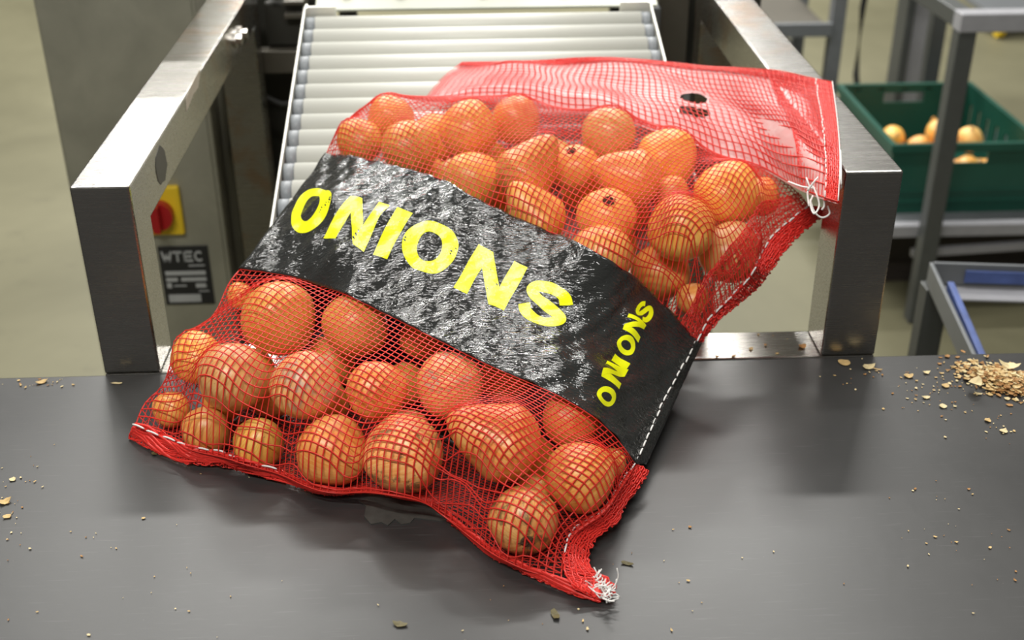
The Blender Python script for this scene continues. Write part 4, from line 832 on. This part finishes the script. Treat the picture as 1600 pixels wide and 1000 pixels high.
# band hem strip beyond the stitching
f = np.linspace(0, 1, 5)[None, :, None]; a, b = resample(CU['bright'], 60), resample(CU['bhem'], 60)
G = a[:, None] * (1 - f) + b[:, None] * f; G[..., 2] += .0016 + nrng.normal(size=G.shape[:2]) * .0003
sheet('band_hem', G, M['band'], sk, .0012)
def stitching(name, C_, r=.0010, length=.0105, gap=.003, lift=.0022):
    L = np.linalg.norm(np.diff(C_, axis=0), axis=1).sum(); k = int(L / (length + gap)); n = k * 9; P = resample(C_, n); bm = bmesh.new()
    for i in range(k):
        q = P[i * 9:i * 9 + 8]; s_ = nrng.normal(size=2) * .0006
        tube(bm, [(p[0] + s_[0], p[1] + s_[1], p[2] + lift + .0008 * math.sin(math.pi * j / 7) - .0004) for j, p in enumerate(q)], [r * (.6 if j in (0, 7) else 1) for j in range(len(q))], 6)
    o = bm_ob(name, bm, M['thread'], smooth=True); sp(o); return o
stitching('stitching', CU['uright']); stitching('stitching', CU['bright'], .0009, .012, .0012, .0034); stitching('stitching', CU['lstitch'][4:], .0008, .011, .0012, .0040); stitching('stitching', CU['hemstitch'], .0009, .014, .004, .0050)

# side panel: slack doubled netting between the onions and the side seam
nn = GU.shape[0]; SG = finer(GU[int(nn * .95):], 2); SG = SG + nrng.normal(size=SG.shape) * .0007; u_ = np.sin(np.pi * np.linspace(0, 1, SG.shape[0]))[:, None]
SG[..., 2] += .0012 + .0015 * u_
o = fast_mesh('side_netting', *net_geo(SG, .0012, .0007), M['net'], sk); o['kind'] = 'stuff'
# loose neck of the sack folded to the right
fn = lambda c: np.linalg.norm(np.diff(CU[c], axis=0), axis=1).sum()
GF = coons(CU['fbot'], CU['ftop'], CU['fleft'], CU['fright'], 145, 61)
n, m = GF.shape[:2]; a = np.linspace(0, 1, n)[:, None]; b = np.linspace(0, 1, m)[None]; fade = np.clip(np.minimum(np.minimum(a, 1 - a), np.minimum(b, 1 - b)) * 7, 0, 1)
bul = .010 * np.sin(np.pi * b) * (1 - a) + .0035 * np.sin(9 * a + 2 * b) + .003 * np.sin(5 * a - 9 * b + 1) + .0022 * np.sin(22 * a + 5 * b)
GF[..., 2] += bul * fade
GF[..., 2] = np.where(GF[..., 0] > XR - .004, np.maximum(GF[..., 2], ZT + .0035), GF[..., 2])
GF[..., 2] = np.maximum(GF[..., 2], zb(GF[..., 0], GF[..., 1]) + .004)
HOLE = np.array(HOLEC) / 10000
def holed(G, rx, ry):
    d = ((G[..., 0] - HOLE[0]) / rx) ** 2 + ((G[..., 1] - HOLE[1]) / ry) ** 2
    return d
dn = holed(GF, .0165, .0200)
mask = dn > 1
wob = wobble(GF.copy(), .0005, 4)
V1, F1 = net_geo(wob + np.array([0, 0, .0024]), .0016, .0007, mask, (2, 3))
o = fast_mesh('neck_netting', V1, F1, M['net'], sk); o['kind'] = 'stuff'
FFm = finer(GF, 2); d2 = holed(FFm, .0160, .0195)
tear = np.array(TEARC) / 10000
d3 = np.minimum.reduce([((FFm[..., 0] - x) / .011) ** 2 + ((FFm[..., 1] - y) / .012) ** 2 for x, y, z in tear])
d3 = d3 + nrng.normal(size=d3.shape) * .12
fm = (d2 > 1) & (d3 > 1); fm = fm[:-1, :-1] & fm[1:, 1:]
FFm[..., 2] -= .0006
o = sheet('inner_film', FFm, M['film'], sk, .0003, fm); o['label'] = 'milky pink film lining the loose neck'
# dense hem tape at the neck's right end and along its upper edge
end0 = GF[int(n * .955)]; strip(end0, GF[-1], .0030, 'neck_hem', w=.0017, layers=2, jit=.0004)
mid0 = GF[int(n * .84)]; strip(mid0, GF[-1], .0030, 'neck_hem', w=.0014, layers=1, jit=.0004)
strip(GF[:, -1], GF[:, int(m * .92)], .0030, 'neck_fold', w=.0016, layers=2, jit=.0004)
stitching('stitching', GF[int(n * .955)] + np.array([0, 0, .001]), .0007, .009, .0015, .0022)
bm = bmesh.new(); e = resample(GF[-1], 40); tube(bm, [(p[0], p[1], p[2] + .003) for p in e], .0006, 6); o = bm_ob('edge_thread', bm, M['thread'], smooth=True); sp(o)
# looped thread knots
def knot(name, P, r=.0010):
    bm = bmesh.new()
    for q in P: tube(bm, [tuple(v) for v in catmull(q, 5)], r, 6)
    o = bm_ob(name, bm, M['thread'], smooth=True); sp(o); return o
KN = [np.array(q) / 10000 for q in KNOTS]
knot('thread_knot', KN)
KC = np.array(FRAY) / 10000; bm = bmesh.new(); rg2 = random.Random(5)
for i in range(46):
    p = Vector(KC[rg2.randrange(len(KC))]); d = Vector((rg2.uniform(-.4, 1), rg2.uniform(-.5, .9), rg2.uniform(-.2, .7))).normalized(); pts = [p + d * s_ * rg2.uniform(.6, 1) + Vector((rg2.uniform(-1, 1), rg2.uniform(-1, 1), rg2.uniform(-.5, 1))) * .0016 for s_ in (0, .004, .008, .012)]
    pts = [Vector((v.x, v.y, max(v.z, .002))) for v in pts]
    tube(bm, pts, .00045 + .0003 * rg2.random(), 5)
o = bm_ob('frayed_thread', bm, M['thread'], smooth=True); sp(o); o['kind'] = 'stuff'
for q in TAIL:
    bm = bmesh.new(); tube(bm, [tuple(v) for v in catmull(np.array(q) / 10000, 5)], .0005, 5); o = bm_ob('loose_thread', bm, M['thread'], smooth=True); sp(o)

# ------------------------------------------------------------------ onion skin scraps on the table
def flake(bm, x, y, z, sx, sy, rot, curl, rr, n=9, thick=.0004):
    pts = []
    for k in range(n):
        a = 2 * math.pi * k / n; q = rr.uniform(.72, 1.08); u, v = q * math.cos(a) * sx, q * math.sin(a) * sy
        pts.append((x + u * math.cos(rot) - v * math.sin(rot), y + u * math.sin(rot) + v * math.cos(rot), z + curl * (u / sx) ** 2 * sx + rr.uniform(0, .08) * sx))
    c = bm.verts.new((x, y, z + thick)); c2 = bm.verts.new((x, y, z)); vt = [bm.verts.new((p[0], p[1], p[2] + thick)) for p in pts]; vb = [bm.verts.new(p) for p in pts]
    for k in range(n):
        j = (k + 1) % n; bm.faces.new((c, vt[k], vt[j])); bm.faces.new((c2, vb[j], vb[k])); bm.faces.new((vt[k], vb[k], vb[j], vt[j]))
fr_rng = random.Random(12)
for (x, y, z, sx, sy, rot, curl, m_, lab) in FLAKES:
    bm = bmesh.new(); flake(bm, 0, 0, 0, sx / 1e4, sy / 1e4, rot, curl, fr_rng, 11)
    o = bm_ob('onion_skin_flake', bm, M[m_], smooth=False); o.location = (x / 1e4, y / 1e4, z / 1e4 + .0006); tag(o, lab, 'onion skin', 'onion skin flakes on the packing table')
def scatter(name, label, items, mats):
    bm = bmesh.new()
    for (x, y, z, s) in items: flake(bm, x, y, z, s, s * fr_rng.uniform(.4, .9), fr_rng.uniform(0, 6.28), fr_rng.uniform(0, .5), fr_rng, 5, .0003)
    me = bpy.data.meshes.new(name); bm.to_mesh(me); bm.free()
    for m_ in mats: me.materials.append(M[m_])
    per = 15; npoly = len(me.polygons); ids = []
    pick = []
    for i in range(len(items)): pick += [fr_rng.randrange(len(mats))] * per
    me.polygons.foreach_set('material_index', pick[:npoly])
    o = mesh_ob(name, me); tag(o, label, 'onion skin', None, 'stuff'); return o
pc = np.array(PILE) / 10000
items = []
for i in range(900):
    u, v = fr_rng.gauss(0, .42), fr_rng.gauss(0, .42); p = pc[0] + (pc[1] - pc[0]) * u + (pc[2] - pc[0]) * v
    hgt = max(0, .010 * (1 - (u * u + v * v) * 1.2)); items.append((p[0], p[1], .0006 + hgt * fr_rng.random(), fr_rng.choice((.0012, .002, .003, .0045))))
scatter('onion_skin_pile', 'small heap of crushed onion skin on the right rear of the rubber table', items, ('flake', 'crumb', 'flake_pale', 'crumb', 'flake'))
items = []
for (x, y, sx, sy, n_) in SPREAD:
    for i in range(n_): items.append((x / 1e4 + fr_rng.gauss(0, sx / 1e4), min(y / 1e4 + fr_rng.gauss(0, sy / 1e4), 1.138), .0006, fr_rng.choice((.0006, .0009, .0013, .002))))
scatter('onion_skin_crumbs', 'tiny scattered onion skin crumbs all over the rubber table top', items, ('flake', 'crumb', 'flake_pale'))
items = [(x / 1e4, y / 1e4, .0003, s / 1e4) for (x, y, s) in BARCRUMBS]
scatter('lower_bar_crumbs', 'brown onion crumbs lying on the steel bar at the right post', items, ('crumb', 'flake'))
# torn, dusty patch of rubber by the front hem
bm = bmesh.new(); vs = [bm.verts.new((x / 1e4, y / 1e4, .0009)) for x, y, z in PATCH]; fc = bm.faces.new(vs); 
if fc.normal.z < 0: fc.normal_flip()
r = bmesh.ops.extrude_face_region(bm, geom=[fc]); bmesh.ops.translate(bm, vec=(0, 0, -.0008), verts=[v for v in r['geom'] if isinstance(v, bmesh.types.BMVert)]); bmesh.ops.recalc_face_normals(bm, faces=bm.faces[:])
o = part(bm_ob('worn_patch', bm, plain('dusty_rubber', (.058, .057, .050), .6, 0, .4, .4, 120)), tb); o['label'] = 'lighter dusty patch with a torn edge'
